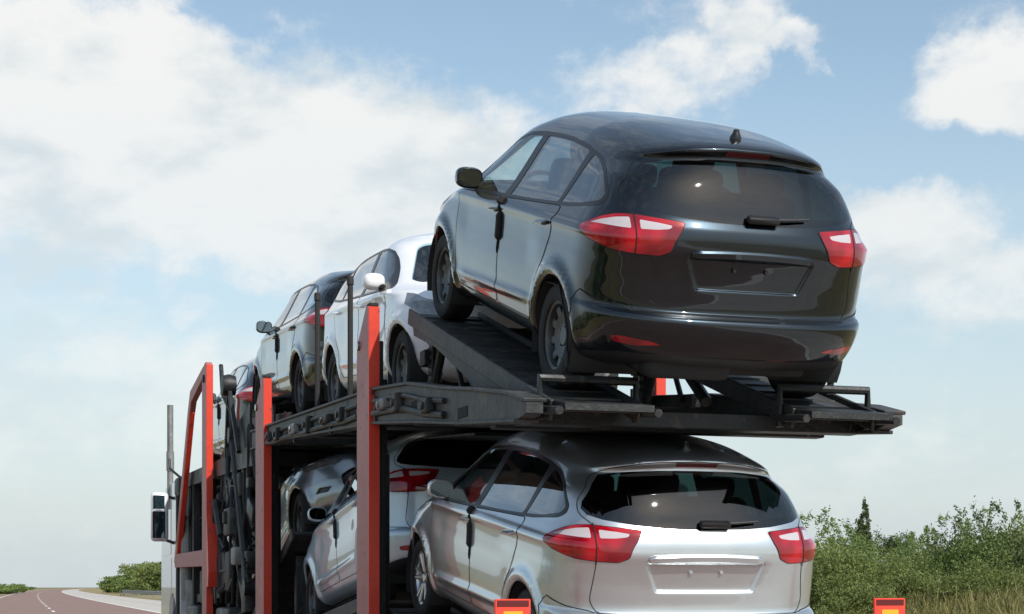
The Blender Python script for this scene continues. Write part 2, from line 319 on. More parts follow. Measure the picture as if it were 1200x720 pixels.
# trees far off: a cypress and a round tree
def cypress(px, X, h):
    g = np.random.default_rng(4); lat = lat_of(px, X); r = thing('cypress_tree', (X, -(lat+shift(X)), 0), label='tall narrow dark cypress standing above the bushes', cat='tree')
    lobes = [(g.normal()*.12, g.normal()*.12, h*z, .10+.62*math.sin(math.pi*min(1, .12+z*.88))**.7*(1.05-z*.55), .10+.62*math.sin(math.pi*min(1, .12+z*.88))**.7*(1.05-z*.55), h*.09) for z in np.linspace(.12, .97, 15)]
    p, t = crown_points(g, lobes, 16000); me = leaf_mesh('crown', p, .085, t, g); me.materials.append(M['leaf_dark']); obj('crown', me, None, r)
    MB().tube([(0, 0, -.2), (0, 0, h*.7)], [.16, .05], 8).build('trunk', M['bark'], r)
cypress(1010, 82, 5.7)
def round_tree(name, px, X, h, w, m, label, seed, group=None, n=4200, leaf=.16, low=.45):
    g = np.random.default_rng(seed); lat = lat_of(px, X); r = thing(name, (X, -(lat+shift(X)), 0), label=label, cat='tree', group=group)
    lobes = [(g.normal()*w*.22, g.normal()*w*.22, h*g.uniform(low, .8), w*g.uniform(.2, .34), w*g.uniform(.2, .34), h*g.uniform(.12, .22)) for _ in range(9)]
    p, t = crown_points(g, lobes, n); me = leaf_mesh('crown', p, leaf, t, g); me.materials.append(m); obj('crown', me, None, r)
    mb = MB().tube([(0, 0, -.2), (.05*w, 0, h*.3), (0, .03*w, h*.6)], [w*.05, w*.035, w*.02], 8)
    for l in lobes[:6]: mb.tube([(.04*w, 0, h*.28), (l[0]*.6, l[1]*.6, l[2]*.8), (l[0], l[1], l[2])], [w*.025, w*.018, w*.008], 5)
    mb.build('trunk', M['bark'], r)
round_tree('round_tree', 1048, 190, 9.0, 5.2, M['leaf_dark'], 'small dark round tree far off beside the cypress', 21)
FARL = [(196,138,4.6,5),(189,144,4.4,5),(181,150,3.9,5),(174,158,3.8,5),(167,166,3.9,5),(160,174,3.7,5),(153,182,3.5,5),(147,190,3.2,5),(141,198,2.7,4.5),(205,134,4.6,6),(214,140,4.6,6)]
for i, (px, X, h, w) in enumerate(FARL):
    X, h, w = X*1.65, h*1.22, w*1.6
    round_tree('roadside_tree', px, X, h*.92, w, M['leaf_green' if i % 3 else 'leaf_olive'], 'green roadside tree in the row behind the guard rail', 40+i, 'trees in the row behind the guard rail', 6000, .22, .15)
for i, (px, X, h, w) in enumerate([(-20,300,2.6,10),(0,310,2.2,9),(10,330,1.5,7)]):
    round_tree('roadside_tree', px, X, h, w, M['leaf_green'], 'far green tree by the crest of the road on the other side', 60+i, 'far trees at the crest', 2500, .26, .2)
# hedge on the other side of the road, mirrored by the paint of the cars
for k in range(11):
    shrub(-14+5.2*k+random.uniform(-1, 1), -10.5-random.uniform(0, 2), k % 4, 1.15+random.random()*.3, 'leafy bush in the hedge on the far side of the road', 'hedge on the far side of the road', z=0.02)
# tall dry grass on the bank
def grass():
    g = np.random.default_rng(8); n = 46000
    X = g.uniform(18, 42, n); lat = 12.2+g.uniform(0, 1, n)**1.1*7
    base = np.stack([X, [-(l+shift(x)) for l, x in zip(lat, X)], [bank(x, l)-.02 for l, x in zip(lat, X)]], 1)
    h = g.uniform(.10, .40, n)*(1+.6*(g.random(n) > .95)); a = g.uniform(0, 6.28, n); w = g.uniform(.008, .02, n)
    side = np.stack([np.cos(a), np.sin(a), 0*a], 1)*w[:, None]; tip = base+np.stack([g.normal(size=n)*.12, g.normal(size=n)*.12, h], 1)
    mid = base*.5+tip*.5+np.stack([0*a, 0*a, h*.08], 1)
    V = np.stack([base-side, base+side, mid+side*.8, tip, mid-side*.8], 1).reshape(-1, 3)
    F = np.arange(5*n).reshape(n, 5).tolist(); me = bpy.data.meshes.new('dry_grass'); me.from_pydata(V.tolist(), [], F); me.update()
    at = me.attributes.new('tone', 'FLOAT', 'FACE'); at.data.foreach_set('value', g.uniform(0, 1, n).astype(np.float32)); me.materials.append(M['dryblade'])
    children_tag(obj('dry_grass', me), 'tall dry yellow grass growing on the roadside bank', 'grass', kind='stuff')
grass()
# ------------------------------------------------------------------ the car model (built once, copied)
# rows: z, half width, rear x, front x, rear cap length, front cap length   (x from the rear bumper, y left, z up)
CT = np.array([
 (.20,.70,.30,4.10,.50,.90),(.24,.80,.14,4.26,.50,.90),(.30,.855,.07,4.33,.55,.90),(.40,.885,.03,4.37,.58,.92),
 (.47,.893,.010,4.38,.58,.95),(.525,.899,.002,4.38,.58,.95),(.558,.902,.004,4.375,.58,.95),(.575,.903,.030,4.372,.58,.95),(.589,.904,.080,4.37,.56,.95),
 (.66,.909,.092,4.355,.56,.95),(.74,.913,.092,4.33,.56,.95),(.82,.911,.086,4.27,.56,.95),(.88,.907,.078,4.12,.56,.95),(.94,.906,.070,3.92,.56,.93),
 (.985,.903,.075,3.74,.58,.9),(1.02,.885,.082,3.62,.58,.87),(1.06,.862,.098,3.53,.58,.84),(1.10,.838,.125,3.45,.57,.8),
 (1.20,.790,.174,3.25,.57,.75),(1.30,.745,.232,3.06,.57,.7),(1.40,.700,.303,2.88,.58,.65),(1.445,.676,.345,2.80,.61,.64),
 (1.470,.655,.330,2.75,.61,.63),(1.492,.632,.305,2.70,.61,.62),(1.515,.602,.335,2.64,.62,.62),(1.55,.545,.50,2.56,.66,.61),
 (1.58,.47,.78,2.46,.66,.58),(1.605,.36,1.08,2.36,.55,.5),(1.62,.22,1.38,2.25,.38,.38),(1.626,.0,1.6,2.15,.22,.22)])
_b = [0.0]
for i in range(1, len(CT)):
    d = CT[i] - CT[i-1]
    _b.append(_b[-1] + math.hypot(d[0], max(abs(d[1]), .6*abs(d[2]))))
CB = np.array(_b); BMAX = CB[-1]
def pchip(x, y, q):
    h = np.diff(x); dl = np.diff(y)/h
    m = np.zeros_like(y)
    for i in range(1, len(y)-1):
        if dl[i-1]*dl[i] > 0:
            w1, w2 = 2*h[i]+h[i-1], h[i]+2*h[i-1]
            m[i] = (w1+w2)/(w1/dl[i-1]+w2/dl[i])
    m[0], m[-1] = dl[0], dl[-1]
    k = np.clip(np.searchsorted(x, q)-1, 0, len(h)-1)
    s = (q-x[k])/h[k]
    return ((1+2*s)*(1-s)**2*y[k] + s*(1-s)**2*h[k]*m[k] + s*s*(3-2*s)*y[k+1] + s*s*(s-1)*h[k]*m[k+1])
QB = np.linspace(0, BMAX, 4001)
QT = np.stack([pchip(CB, CT[:, c], QB) for c in range(6)], 1)
RAX, FAX, WR = .86, 3.508, .318
def sst(e0, e1, v):
    s = np.clip((v-e0)/(e1-e0), 0, 1); return s*s*(3-2*s)
def car_P(t, b):
    """surface point; t 0..1 rear end, 1..2 side, 2..3 front end; b metres up the section"""
    t = np.clip(np.asarray(t, float), 0, 3); b = np.clip(np.asarray(b, float), 0, BMAX)
    q = [np.interp(b, QB, QT[:, c]) for c in range(6)]
    z, W, xr, xf, lr, lf = q
    p1 = np.clip(t, 0, 1)*math.pi/2; p3 = np.clip(t-2, 0, 1)*math.pi/2
    er, ef = 2/(3.0+.35*sst(1.0, 1.25, z)), 2/2.4
    cr, sr = np.clip(np.cos(p1), 0, 1)**er, np.clip(np.sin(p1), 0, 1)**er
    cf, sf = np.clip(np.sin(p3), 0, 1)**ef, np.clip(np.cos(p3), 0, 1)**ef
    xs = (xr+lr) + (xf-lf-xr-lr)*np.clip(t-1, 0, 1)
    x = np.where(t < 1, xr+lr*(1-cr), np.where(t > 2, xf-lf+lf*cf, xs))
    y = W*np.where(t < 1, sr, np.where(t > 2, sf, 1.0))
    y = y*(1-.022*((x-2.2)/2.2)**2)
    side = sst(.45, .8, y)
    lo = 1-sst(.80, 1.0, z)
    for ax in (RAX, FAX):                                        # flared wheel arches
        r = np.hypot(x-ax, z-WR)
        y = y + .028*side*lo*np.exp(-((r-.400)/.05)**2)
    mid = sst(1.15, 1.5, x)*(1-sst(2.8, 3.15, x))
    y = y - .014*side*mid*np.exp(-((z-.78)/.13)**2) + .018*side*mid*np.exp(-((z-.44-.03*(2.2-x))/.03)**2)
    y = y + .014*side*np.exp(-((z-(.985-.035*(x-.8)/2.4))/.026)**2)*(1-sst(3.2, 3.9, x))
    zz = z - .058*np.minimum(1.2, np.abs(y)/.6)**2.2*sst(1.28, 1.48, z)*(1-sst(.45, 1.3, x))
    zz = zz + .055*(1-sst(.15, .75, x))*(1-sst(.22, .52, z))
    # number plate recess in the tailgate
    rear = 1-sst(.3, .5, x)
    half = .40-(.90-z)*.42
    dep = sst(0, .03, half-np.abs(y))*sst(.715, .74, z)*(1-sst(.89, .91, z))
    x = x + .020*rear*dep
    # shallow shelf under the rear window
    return np.stack([x, y, zz], -1)
def car_N(t, b):
    e = 2e-3
    t = np.asarray(t, float); b = np.asarray(b, float)
    dt = car_P(np.minimum(t+e, 2.999), b)-car_P(np.maximum(t-e, .0005), b)
    db = car_P(t, np.minimum(b+e, BMAX-1e-4))-car_P(t, np.maximum(b-e, 0))
    n = np.cross(db, dt)
    n[t < 1e-6, 1] = 0; n[t > 3-1e-6, 1] = 0
    l = np.linalg.norm(n, axis=-1, keepdims=True)
    n = n/np.maximum(l, 1e-12)
    n[(b > BMAX-1e-3)] = (0, 0, 1)
    return n
GT, GB = np.meshgrid(np.linspace(0, 3, 361), np.linspace(0, BMAX, 300), indexing='ij')
GP = car_P(GT, GB)
def car_tb(kind, a, z, zone=None):
    """surface parameters of a point seen from the side ('x'), the back ('y') or the front ('f')"""
    ax = 0 if kind == 'x' else 1
    lo, hi = {'x': (.15, 2.85), 'y': (0, 1.0), 'f': (2.0, 3.0)}[kind]
    ok = (GT >= lo) & (GT <= hi)
    d = np.where(ok, np.hypot(GP[..., ax]-a, GP[..., 2]-z), 9)
    i, j = np.unravel_index(np.argmin(d), d.shape)
    t, b = GT[i, j], GB[i, j]
    for _ in range(12):
        p = car_P(t, b)[[ax, 2]]-np.array((a, z))
        if np.hypot(*p) < 1e-5: break
        e = 1e-4
        J = np.stack([(car_P(t+e, b)-car_P(t-e, b))[[ax, 2]], (car_P(t, b+e)-car_P(t, b-e))[[ax, 2]]], 1)/(2*e)
        try: st = np.linalg.solve(J, p)
        except np.linalg.LinAlgError: break
        st = np.clip(st, -.03, .03)
        t = float(np.clip(t-st[0], lo, hi)); b = float(np.clip(b-st[1], 0, BMAX))
    return t, b
AL = np.array([0, 1.05, 3.75, 5.05])                              # metres along the ring at t = 0,1,2,3
def t2a(t): return np.interp(t, [0, 1, 2, 3], AL)
def a2t(a): return np.interp(a, AL, [0, 1, 2, 3])
def dense(pts, step=.02, closed=True):
    out = []; n = len(pts)
    for i in range(n if closed else n-1):
        p, q = np.array(pts[i]), np.array(pts[(i+1) % n])
        k = max(1, int(math.ceil(np.linalg.norm(q-p)/step)))
        out += [tuple(p+(q-p)*j/k) for j in range(k)]
    if not closed: out.append(tuple(pts[-1]))
    return out
def rounded(pts, r=.03, n=4, closed=True):
    out = []; m = len(pts)
    for i in range(m):
        if not closed and i in (0, m-1): out.append(tuple(pts[i])); continue
        p, a, c = (np.array(pts[k % m], float) for k in (i, i-1, i+1))
        u, w = a-p, c-p; lu, lw = np.linalg.norm(u), np.linalg.norm(w)
        rr = min(r, lu*.45, lw*.45); A, B = p+u/lu*rr, p+w/lw*rr
        for k in range(n+1):
            s = k/n; out.append(tuple((1-s)**2*A+2*s*(1-s)*p+s*s*B))
    return out
def surf_line(kind, pts, step=.02, closed=True):
    return [(float(t2a(t)), b) for t, b in (car_tb(kind, p[0], p[1]) for p in dense(pts, step, closed))]
def in_poly(P, poly):
    x, y = P[:, 0], P[:, 1]; c = np.zeros(len(P), bool); n = len(poly)
    for i in range(n):
        x1, y1 = poly[i]; x2, y2 = poly[i-1]
        if y1 == y2: continue
        c ^= ((y1 > y) != (y2 > y)) & (x < (x2-x1)*(y-y1)/(y2-y1)+x1)
    return c
def mesh_from(name, V, F, N=None):
    me = bpy.data.meshes.new(name); me.from_pydata([tuple(v) for v in V], [], [tuple(f) for f in F]); me.update()
    me.polygons.foreach_set('use_smooth', [True]*len(me.polygons))
    if N is not None: me.normals_split_custom_set_from_vertices([tuple(n) for n in N])
    return me
def build_car_skin():
    L = {}; cons = []                                             # regions: name -> closed polygon in (a,b); cons: constraint polylines
    def region(name, line, closing=()):
        L[name] = list(line)+list(closing); cons.append((line, not closing))
    # ---- side glass
    top = [(3.10,1.035),(3.00,1.105),(2.85,1.20),(2.67,1.300),(2.48,1.383),(2.25,1.432),(2.0,1.452),(1.7,1.455),(1.4,1.446),(1.1,1.420),(.84,1.375),(.66,1.310),(.47,1.19)]
    def topz(x): return float(np.interp(-x, [-p[0] for p in top], [p[1] for p in top]))
    def botz(x): return float(np.interp(x, [.47, .9, 1.5, 2.2, 3.12], [1.145, 1.098, 1.066, 1.04, 1.01]))
    def glass(x0, x1, s0, s1, n=12):                              # x0 rear edge, x1 front edge; s: lean of the edges (top further back)
        zb0, zb1 = botz(x0), botz(x1)
        def edge(xb, s):
            z0 = botz(xb); x = xb
            for _ in range(20): x = xb-s*(topz(x)-.012-z0)
            return x, topz(x)-.012
        t0, t1 = edge(x0, s0), edge(x1, s1)
        up = [(t1[0]+(t0[0]-t1[0])*k/n,) for k in range(n+1)]
        up = [(x[0], topz(x[0])-.012) for x in up]
        lo = [(x0+(x1-x0)*k/6, botz(x0+(x1-x0)*k/6)) for k in range(7)]
        return rounded(lo+up, .022, 3)
    region('front_window', surf_line('x', glass(2.10, 2.93, .30, .62)))
    region('rear_window_side', surf_line('x', glass(1.11, 1.99, .20, .30)))
    q = [(1.06, botz(1.06))]+[(x, topz(x)-.012) for x in (.96,.86,.76,.66,.58)]+[(.495,1.19),(.52,1.152),(.75,botz(.75))]
    region('quarter_window', surf_line('x', rounded(q, .02, 3)))
    surround = [(x, z+.012) for x, z in top]
    surround = [(3.13,1.0)]+surround+[(.455,1.155)]+[(x, botz(x)-.018) for x in (.52,.9,1.2,1.5,1.9,2.2,2.6,2.9)]
    region('window_surround', surf_line('x', rounded(surround, .03, 3)))
    # ---- rear glass (left half)
    rw = [(0,1.435),(.30,1.432),(.47,1.414),(.58,1.388),(.632,1.338),(.705,1.235),(.72,1.195),(.70,1.163),(.625,1.141),(.45,1.118),(.25,1.103),(0,1.098)]
    ln = surf_line('y', rw, closed=False); region('tailgate_window', ln, [(-.05, ln[-1][1]), (-.05, ln[0][1])])
    bl = [(0,1.487),(.135,1.485),(.135,1.462),(0,1.464)]
    ln = surf_line('y', bl, closed=False); region('brake_light', ln, [(-.05, ln[-1][1]), (-.05, ln[0][1])])
    # ---- windscreen (left half)
    ws = [(0,1.472),(.30,1.466),(.47,1.448),(.535,1.41),(.645,1.20),(.715,1.075),(.67,1.040),(.4,1.050),(0,1.06)]
    ln = surf_line('f', rounded(ws, .05, 5, False), .012, closed=False); region('windscreen', ln, [(5.1, ln[-1][1]), (5.1, ln[0][1])])
    # ---- tail light: outline wraps round the rear corner
    def mix(spec, step=.012):
        pts = [car_tb(k, a, z) for k, a, z in spec]; pts = [(float(t2a(t)), b) for t, b in pts]
        return dense(rounded(pts, .012, 2), step)
    def gapt(z): return car_tb('y', .675, z)
    region('tail_light', mix([('y',.415,1.087),('y',.55,1.098),('y',.675,1.106),('x',.33,1.098),('x',.40,1.075),('x',.47,1.045),('x',.53,1.015),
                      ('x',.51,.988),('x',.42,.952),('x',.30,.924),('y',.78,.910),('y',.675,.902),('y',.555,.902),('y',.495,.928)]))
    region('light_strip_body', mix([('y',.700,1.090),('x',.32,1.080),('x',.40,1.056),('x',.465,1.030),('x',.40,1.034),('x',.31,1.033),('y',.750,1.032),('y',.700,1.032)]))
    region('light_strip_gate', mix([('y',.655,1.082),('y',.56,1.075),('y',.485,1.066),('y',.50,1.048),('y',.57,1.038),('y',.655,1.034)]))
    # ---- headlight, grille, intake
    region('headlight', mix([('f',.50,.735),('f',.62,.79),('f',.76,.86),('x',3.62,.915),('x',3.50,.93),('x',3.62,.83),('f',.80,.715),('f',.66,.695),('f',.53,.70)]))
    gr = [(0,.62),(.42,.62),(.55,.55),(.50,.36),(.40,.33),(0,.33)]
    ln = surf_line('f', rounded(gr, .04, 3, False), closed=False); region('grille', ln, [(5.1, ln[-1][1]), (5.1, ln[0][1])])
    region('fog_lamp', mix([('f',.62,.46),('f',.74,.485),('f',.77,.43),('f',.66,.405)]))
    # ---- doors
    fd = [(2.06,botz(2.06)-.022),(2.06,.72),(2.05,.40),(2.07,.345),(3.0,.335),(3.06,.40),(3.09,.62),(3.07,botz(3.07)-.022)]
    region('front_door', surf_line('x', rounded(fd, .05, 4), .03))
    rd = [(2.05,botz(2.05)-.022),(2.05,.72),(2.04,.40),(2.03,.345),(1.34,.345),(1.30,.40),(1.25,.58),(1.10,.74),(1.02,.90),(1.0,botz(1.0)-.022)]
    region('rear_door', surf_line('x', rounded(rd, .05, 4), .03))
    # ---- tailgate outline (left half): everything between the roof lip and the bumper
    tg = [(0,1.494),(.25,1.486),(.40,1.467),(.53,1.434),(.625,1.376),(.727,1.235),(.738,1.16),(.675,1.11),(.675,.882),(.685,.78),(.70,.66),(.66,.586),(0,.586)]
    ln = surf_line('y', rounded(tg, .06, 6, False), .012, closed=False); region('tailgate', ln, [(-.05, ln[-1][1]), (-.05, ln[0][1])])
    for q in ((0, .715, .91), (.015, .7275, .90), (.03, .74, .89)):
        pl = [(0, q[2]), (.40-(.90-q[2])*.42-q[0], q[2]), (.40-(.90-q[1])*.42-q[0], q[1]), (0, q[1])]
        cons.append((surf_line('y', pl, .015, False), False))
    bp = [car_tb('y', 0, .585)]+[car_tb('y', y, .585) for y in np.arange(.05, .66, .04)]+[car_tb('y', .705, .60)]+[car_tb('x', x, z) for x, z in ((.30,.615),(.40,.64),(.45,.655),(.49,.63),(.51,.57))]
    # bumper: below the line, back to the wheel arch
    bl2 = [(float(t2a(t)), b) for t, b in bp]+[(float(t2a(car_tb('x', .54, .5)[0])), 0.0)]
    bl2 = dense(bl2, .03, False); region('rear_bumper', bl2, [(-.05, 0), (-.05, bl2[0][1])])
    dl = [car_tb('y', y, z) for y, z in ((0,.345),(.3,.345),(.55,.35),(.70,.345))]+[car_tb('x', x, z) for x, z in ((.3,.33),(.42,.31),(.50,.29))]
    dl = [(float(t2a(t)), b) for t, b in dl]+[(float(t2a(car_tb('x', .52, .28)[0])), 0.0)]
    dl = dense(dl, .03, False); region('bumper_valance', dl, [(-.05, 0), (-.05, dl[0][1])])
    region('bumper_reflector', mix([('y',.50,.410),('y',.56,.427),('y',.70,.442),('y',.76,.436),('y',.745,.405),('y',.64,.394)]))
    # ---- wheel arches
    for nm, ax in (('rear_arch', RAX), ('front_arch', FAX)):
        R = .362; c0 = math.asin((.23-WR)/R)
        pts = [(ax+R*math.cos(w), WR+R*math.sin(w)) for w in np.linspace(c0, math.pi-c0, 44)]
        ln = [(float(t2a(t)), b) for t, b in (car_tb('x', *p) for p in pts)]
        ln = [(ln[0][0], 0.0)]+ln+[(ln[-1][0], 0.0)]
        L[nm] = ln; cons.append((ln, False))
    # ---- triangulate the whole half skin once, edges of all regions included
    va = np.concatenate([np.arange(0, 1.05, .021), np.arange(1.05, 3.75, .05), np.arange(3.75, 5.05, .036), [5.05]])
    vb = np.concatenate([np.arange(0, BMAX-.012, .024), [BMAX]])
    G = np.array([(a, b) for a in va for b in vb])
    C = np.array([p for ln, _ in cons for p in ln])
    edge = (G[:, 0] < 1e-6) | (G[:, 0] > 5.049) | (G[:, 1] < 1e-6) | (G[:, 1] > BMAX-1e-6)
    keep = np.ones(len(G), bool)
    for k in range(0, len(G), 2000):
        g = G[k:k+2000]
        d = np.min(np.hypot(g[:, None, 0]-C[None, :, 0], g[:, None, 1]-C[None, :, 1]), 1)
        keep[k:k+2000] = d > .0075
    G = G[keep | edge]
    pts = [Vector(p) for p in G]; edges = []
    for ln, closed in cons:
        s = len(pts); pts += [Vector((max(0.0, min(5.05, p[0])), max(0.0, min(BMAX, p[1])))) for p in ln]; n = len(ln)
        edges += [(s+i, s+i+1) for i in range(n-1)]
        if closed: edges.append((s+n-1, s))
    V2, E2, F2, *_ = mathutils.geometry.delaunay_2d_cdt(pts, edges, [], 0, 1e-5)
    V2 = np.array([tuple(v) for v in V2]); F2 = np.array([tuple(f) for f in F2])
    cen = V2[F2].mean(1)
    T = a2t(V2[:, 0]); P = car_P(T, V2[:, 1]); N = car_N(T, V2[:, 1])
    P[V2[:, 0] < 1e-5, 1] = 0; P[V2[:, 0] > 5.0499, 1] = 0
    order = ['rear_arch','front_arch','front_window','rear_window_side','quarter_window','windscreen','brake_light','tailgate_window',
             'light_strip_body','light_strip_gate','tail_light','headlight','grille','fog_lamp','bumper_reflector','window_surround','bumper_valance','front_door','rear_door','tailgate','rear_bumper']
    tag_ = np.full(len(F2), len(order))
    for k in range(len(order)-1, -1, -1):
        tag_[in_poly(cen, L[order[k]])] = k
    order.append('body')
    # orientation of the triangles
    fn = np.cross(P[F2[:, 1]]-P[F2[:, 0]], P[F2[:, 2]]-P[F2[:, 0]])
    fl = (fn*N[F2[:, 0]]).sum(1) < 0
    F2[fl] = F2[fl][:, ::-1]
    area = np.linalg.norm(fn, axis=1)
    return dict(P=P, N=N, F=F2, tag=tag_, order=order, area=area, L=L)
SK = build_car_skin()
def skin_part(names, off=0.0, sides=(1,), flip=False, hem=0.0):
    P, N, F = SK['P'], SK['N'], SK['F']
    idx = [SK['order'].index(n) for n in names]
    f = F[np.isin(SK['tag'], idx) & (SK['area'] > 1e-9)]
    u, inv = np.unique(f, return_inverse=True); f = inv.reshape(f.shape)
    v, n = P[u]+N[u]*off, N[u]
    VV, FF, NN = [], [], []
    for s in sides:
        m = np.array((1, s, 1)); k = sum(len(q) for q in VV)
        ff = f if s > 0 else f[:, ::-1]
        vs, ns = v*m, n*m
        if flip: ff, ns = ff[:, ::-1], -ns
        VV.append(vs); NN.append(ns); FF.append(ff+k)
        if hem:                                                   # turned-in edge, so that the sheet shows a thickness
            cnt = {}
            for tri in ff:
                for a, b in ((tri[0], tri[1]), (tri[1], tri[2]), (tri[2], tri[0])): cnt[(a, b)] = 1
            rim = [(a, b) for (a, b) in cnt if (b, a) not in cnt and (abs(vs[a][1]) > 1e-6 or abs(vs[b][1]) > 1e-6)]
            ids = sorted({a for e in rim for a in e}); mp = {a: i for i, a in enumerate(ids)}
            b0 = k+len(vs); b1 = b0+len(ids)
            VV.append(vs[ids]); NN.append(ns[ids]); VV.append(vs[ids]-ns[ids]*hem); NN.append(ns[ids])
            if rim: FF.append(np.array([q for a, b in rim for q in ((b0+mp[b], b0+mp[a], b1+mp[a]), (b0+mp[b], b1+mp[a], b1+mp[b]))]))
    return mesh_from(names[0], np.concatenate(VV), np.concatenate(FF), np.concatenate(NN))
def seam(lines, w=.0045, off=.0012, side=1):
    V, F = [], []
    for ln, closed in lines:
        A = np.array(ln); n = len(A)
        t = a2t(A[:, 0]); p = car_P(t, A[:, 1]); nn = car_N(t, A[:, 1])
        tg = np.roll(p, -1, 0)-np.roll(p, 1, 0)
        if not closed: tg[0] = p[1]-p[0]; tg[-1] = p[-1]-p[-2]
        sd = np.cross(nn, tg); sd /= np.maximum(np.linalg.norm(sd, axis=1, keepdims=True), 1e-9)
        k = len(V)
        for i in range(n):
            V += [p[i]+nn[i]*off-sd[i]*w/2, p[i]+nn[i]*off+sd[i]*w/2]
        for i in range(n if closed else n-1):
            j = (i+1) % n; F.append((k+2*i, k+2*j, k+2*j+1, k+2*i+1))
    V = np.array(V)*np.array((1, side, 1))
    return mesh_from('seam', V, F)
# ------------------------------------------------------------------ the car's parts
def strip_on(kind, pts, w, h, base=.0):                           # rounded bar that follows the skin
    mb = MB(); P3 = []
    for a, z in pts:
        if kind == 'y':
            t, b = car_tb('y', abs(a), z); p = car_P(t, b); n = car_N(np.array([t]), np.array([b]))[0]
            s = 1 if a >= 0 else -1; p = p*np.array((1, s, 1)); n = n*np.array((1, s, 1))
        else:
            t, b = car_tb('x', a, z); p = car_P(t, b); n = car_N(np.array([t]), np.array([b]))[0]
        P3.append((Vector(p), Vector(n)))
    t = bmesh.new(); rings = []; m = 10
    for i, (p, n) in enumerate(P3):
        d = (P3[min(i+1, len(P3)-1)][0]-P3[max(i-1, 0)][0]).normalized(); u = d.cross(n).normalized()
        e = 1.0 if 0 < i < len(P3)-1 else .55
        rings.append([t.verts.new(p+n*(base+h*e*max(-.35, math.sin(q)))+u*(w/2*e*math.copysign(abs(math.cos(q))**.6, math.cos(q)))) for q in [2*math.pi*k/m for k in range(m)]])
    for a, b in zip(rings, rings[1:]):
        for k in range(m): t.faces.new((a[k], a[(k+1) % m], b[(k+1) % m], b[k]))
    t.faces.new(rings[0][::-1]); t.faces.new(rings[-1]); bmesh.ops.recalc_face_normals(t, faces=t.faces)
    return mb._add(t)
def rbox(c, size, bev, rot=None): return MB().box(c, size, rot, bev, 3)
CAR_DATA = []                                                     # (name, mesh, default material, paint slot?, parent index)
def cpart(name, me, m, role=None, par=None):
    if not me.materials: me.materials.append(M[m])
    CAR_DATA.append((name, me, m, role, par)); return len(CAR_DATA)-1
HEM = .018
i_body = cpart('body', skin_part(['body'], sides=(1, -1), hem=HEM), 'paint_black', 'paint')
cpart('interior_trim', skin_part(['body', 'tailgate', 'front_door', 'rear_door', 'window_surround'], off=-.02, sides=(1, -1), flip=True), 'interior')
i_gate = cpart('tailgate', skin_part(['tailgate'], off=.001, sides=(1, -1), hem=HEM), 'paint_black', 'paint')
i_rb = cpart('rear_bumper', skin_part(['rear_bumper'], off=.002, sides=(1, -1), hem=HEM), 'paint_black', 'paint')
cpart('lower_valance', skin_part(['bumper_valance'], off=-.002, sides=(1, -1), hem=.01), 'plastic', None, i_rb)
for s in (1, -1):
    cpart('reflector', skin_part(['bumper_reflector'], off=.004, sides=(s,), hem=.01), 'lens_red', None, i_rb)
cpart('brake_light', skin_part(['brake_light'], off=.003, sides=(1, -1), hem=.008), 'lens_dark', None, i_gate)
cpart('rear_window', skin_part(['tailgate_window'], off=.002, sides=(1, -1)), 'rear_glass')
cpart('windscreen', skin_part(['windscreen'], off=.001, sides=(1, -1)), 'glass')
cpart('grille', skin_part(['grille'], off=-.03, sides=(1, -1)), 'trim')
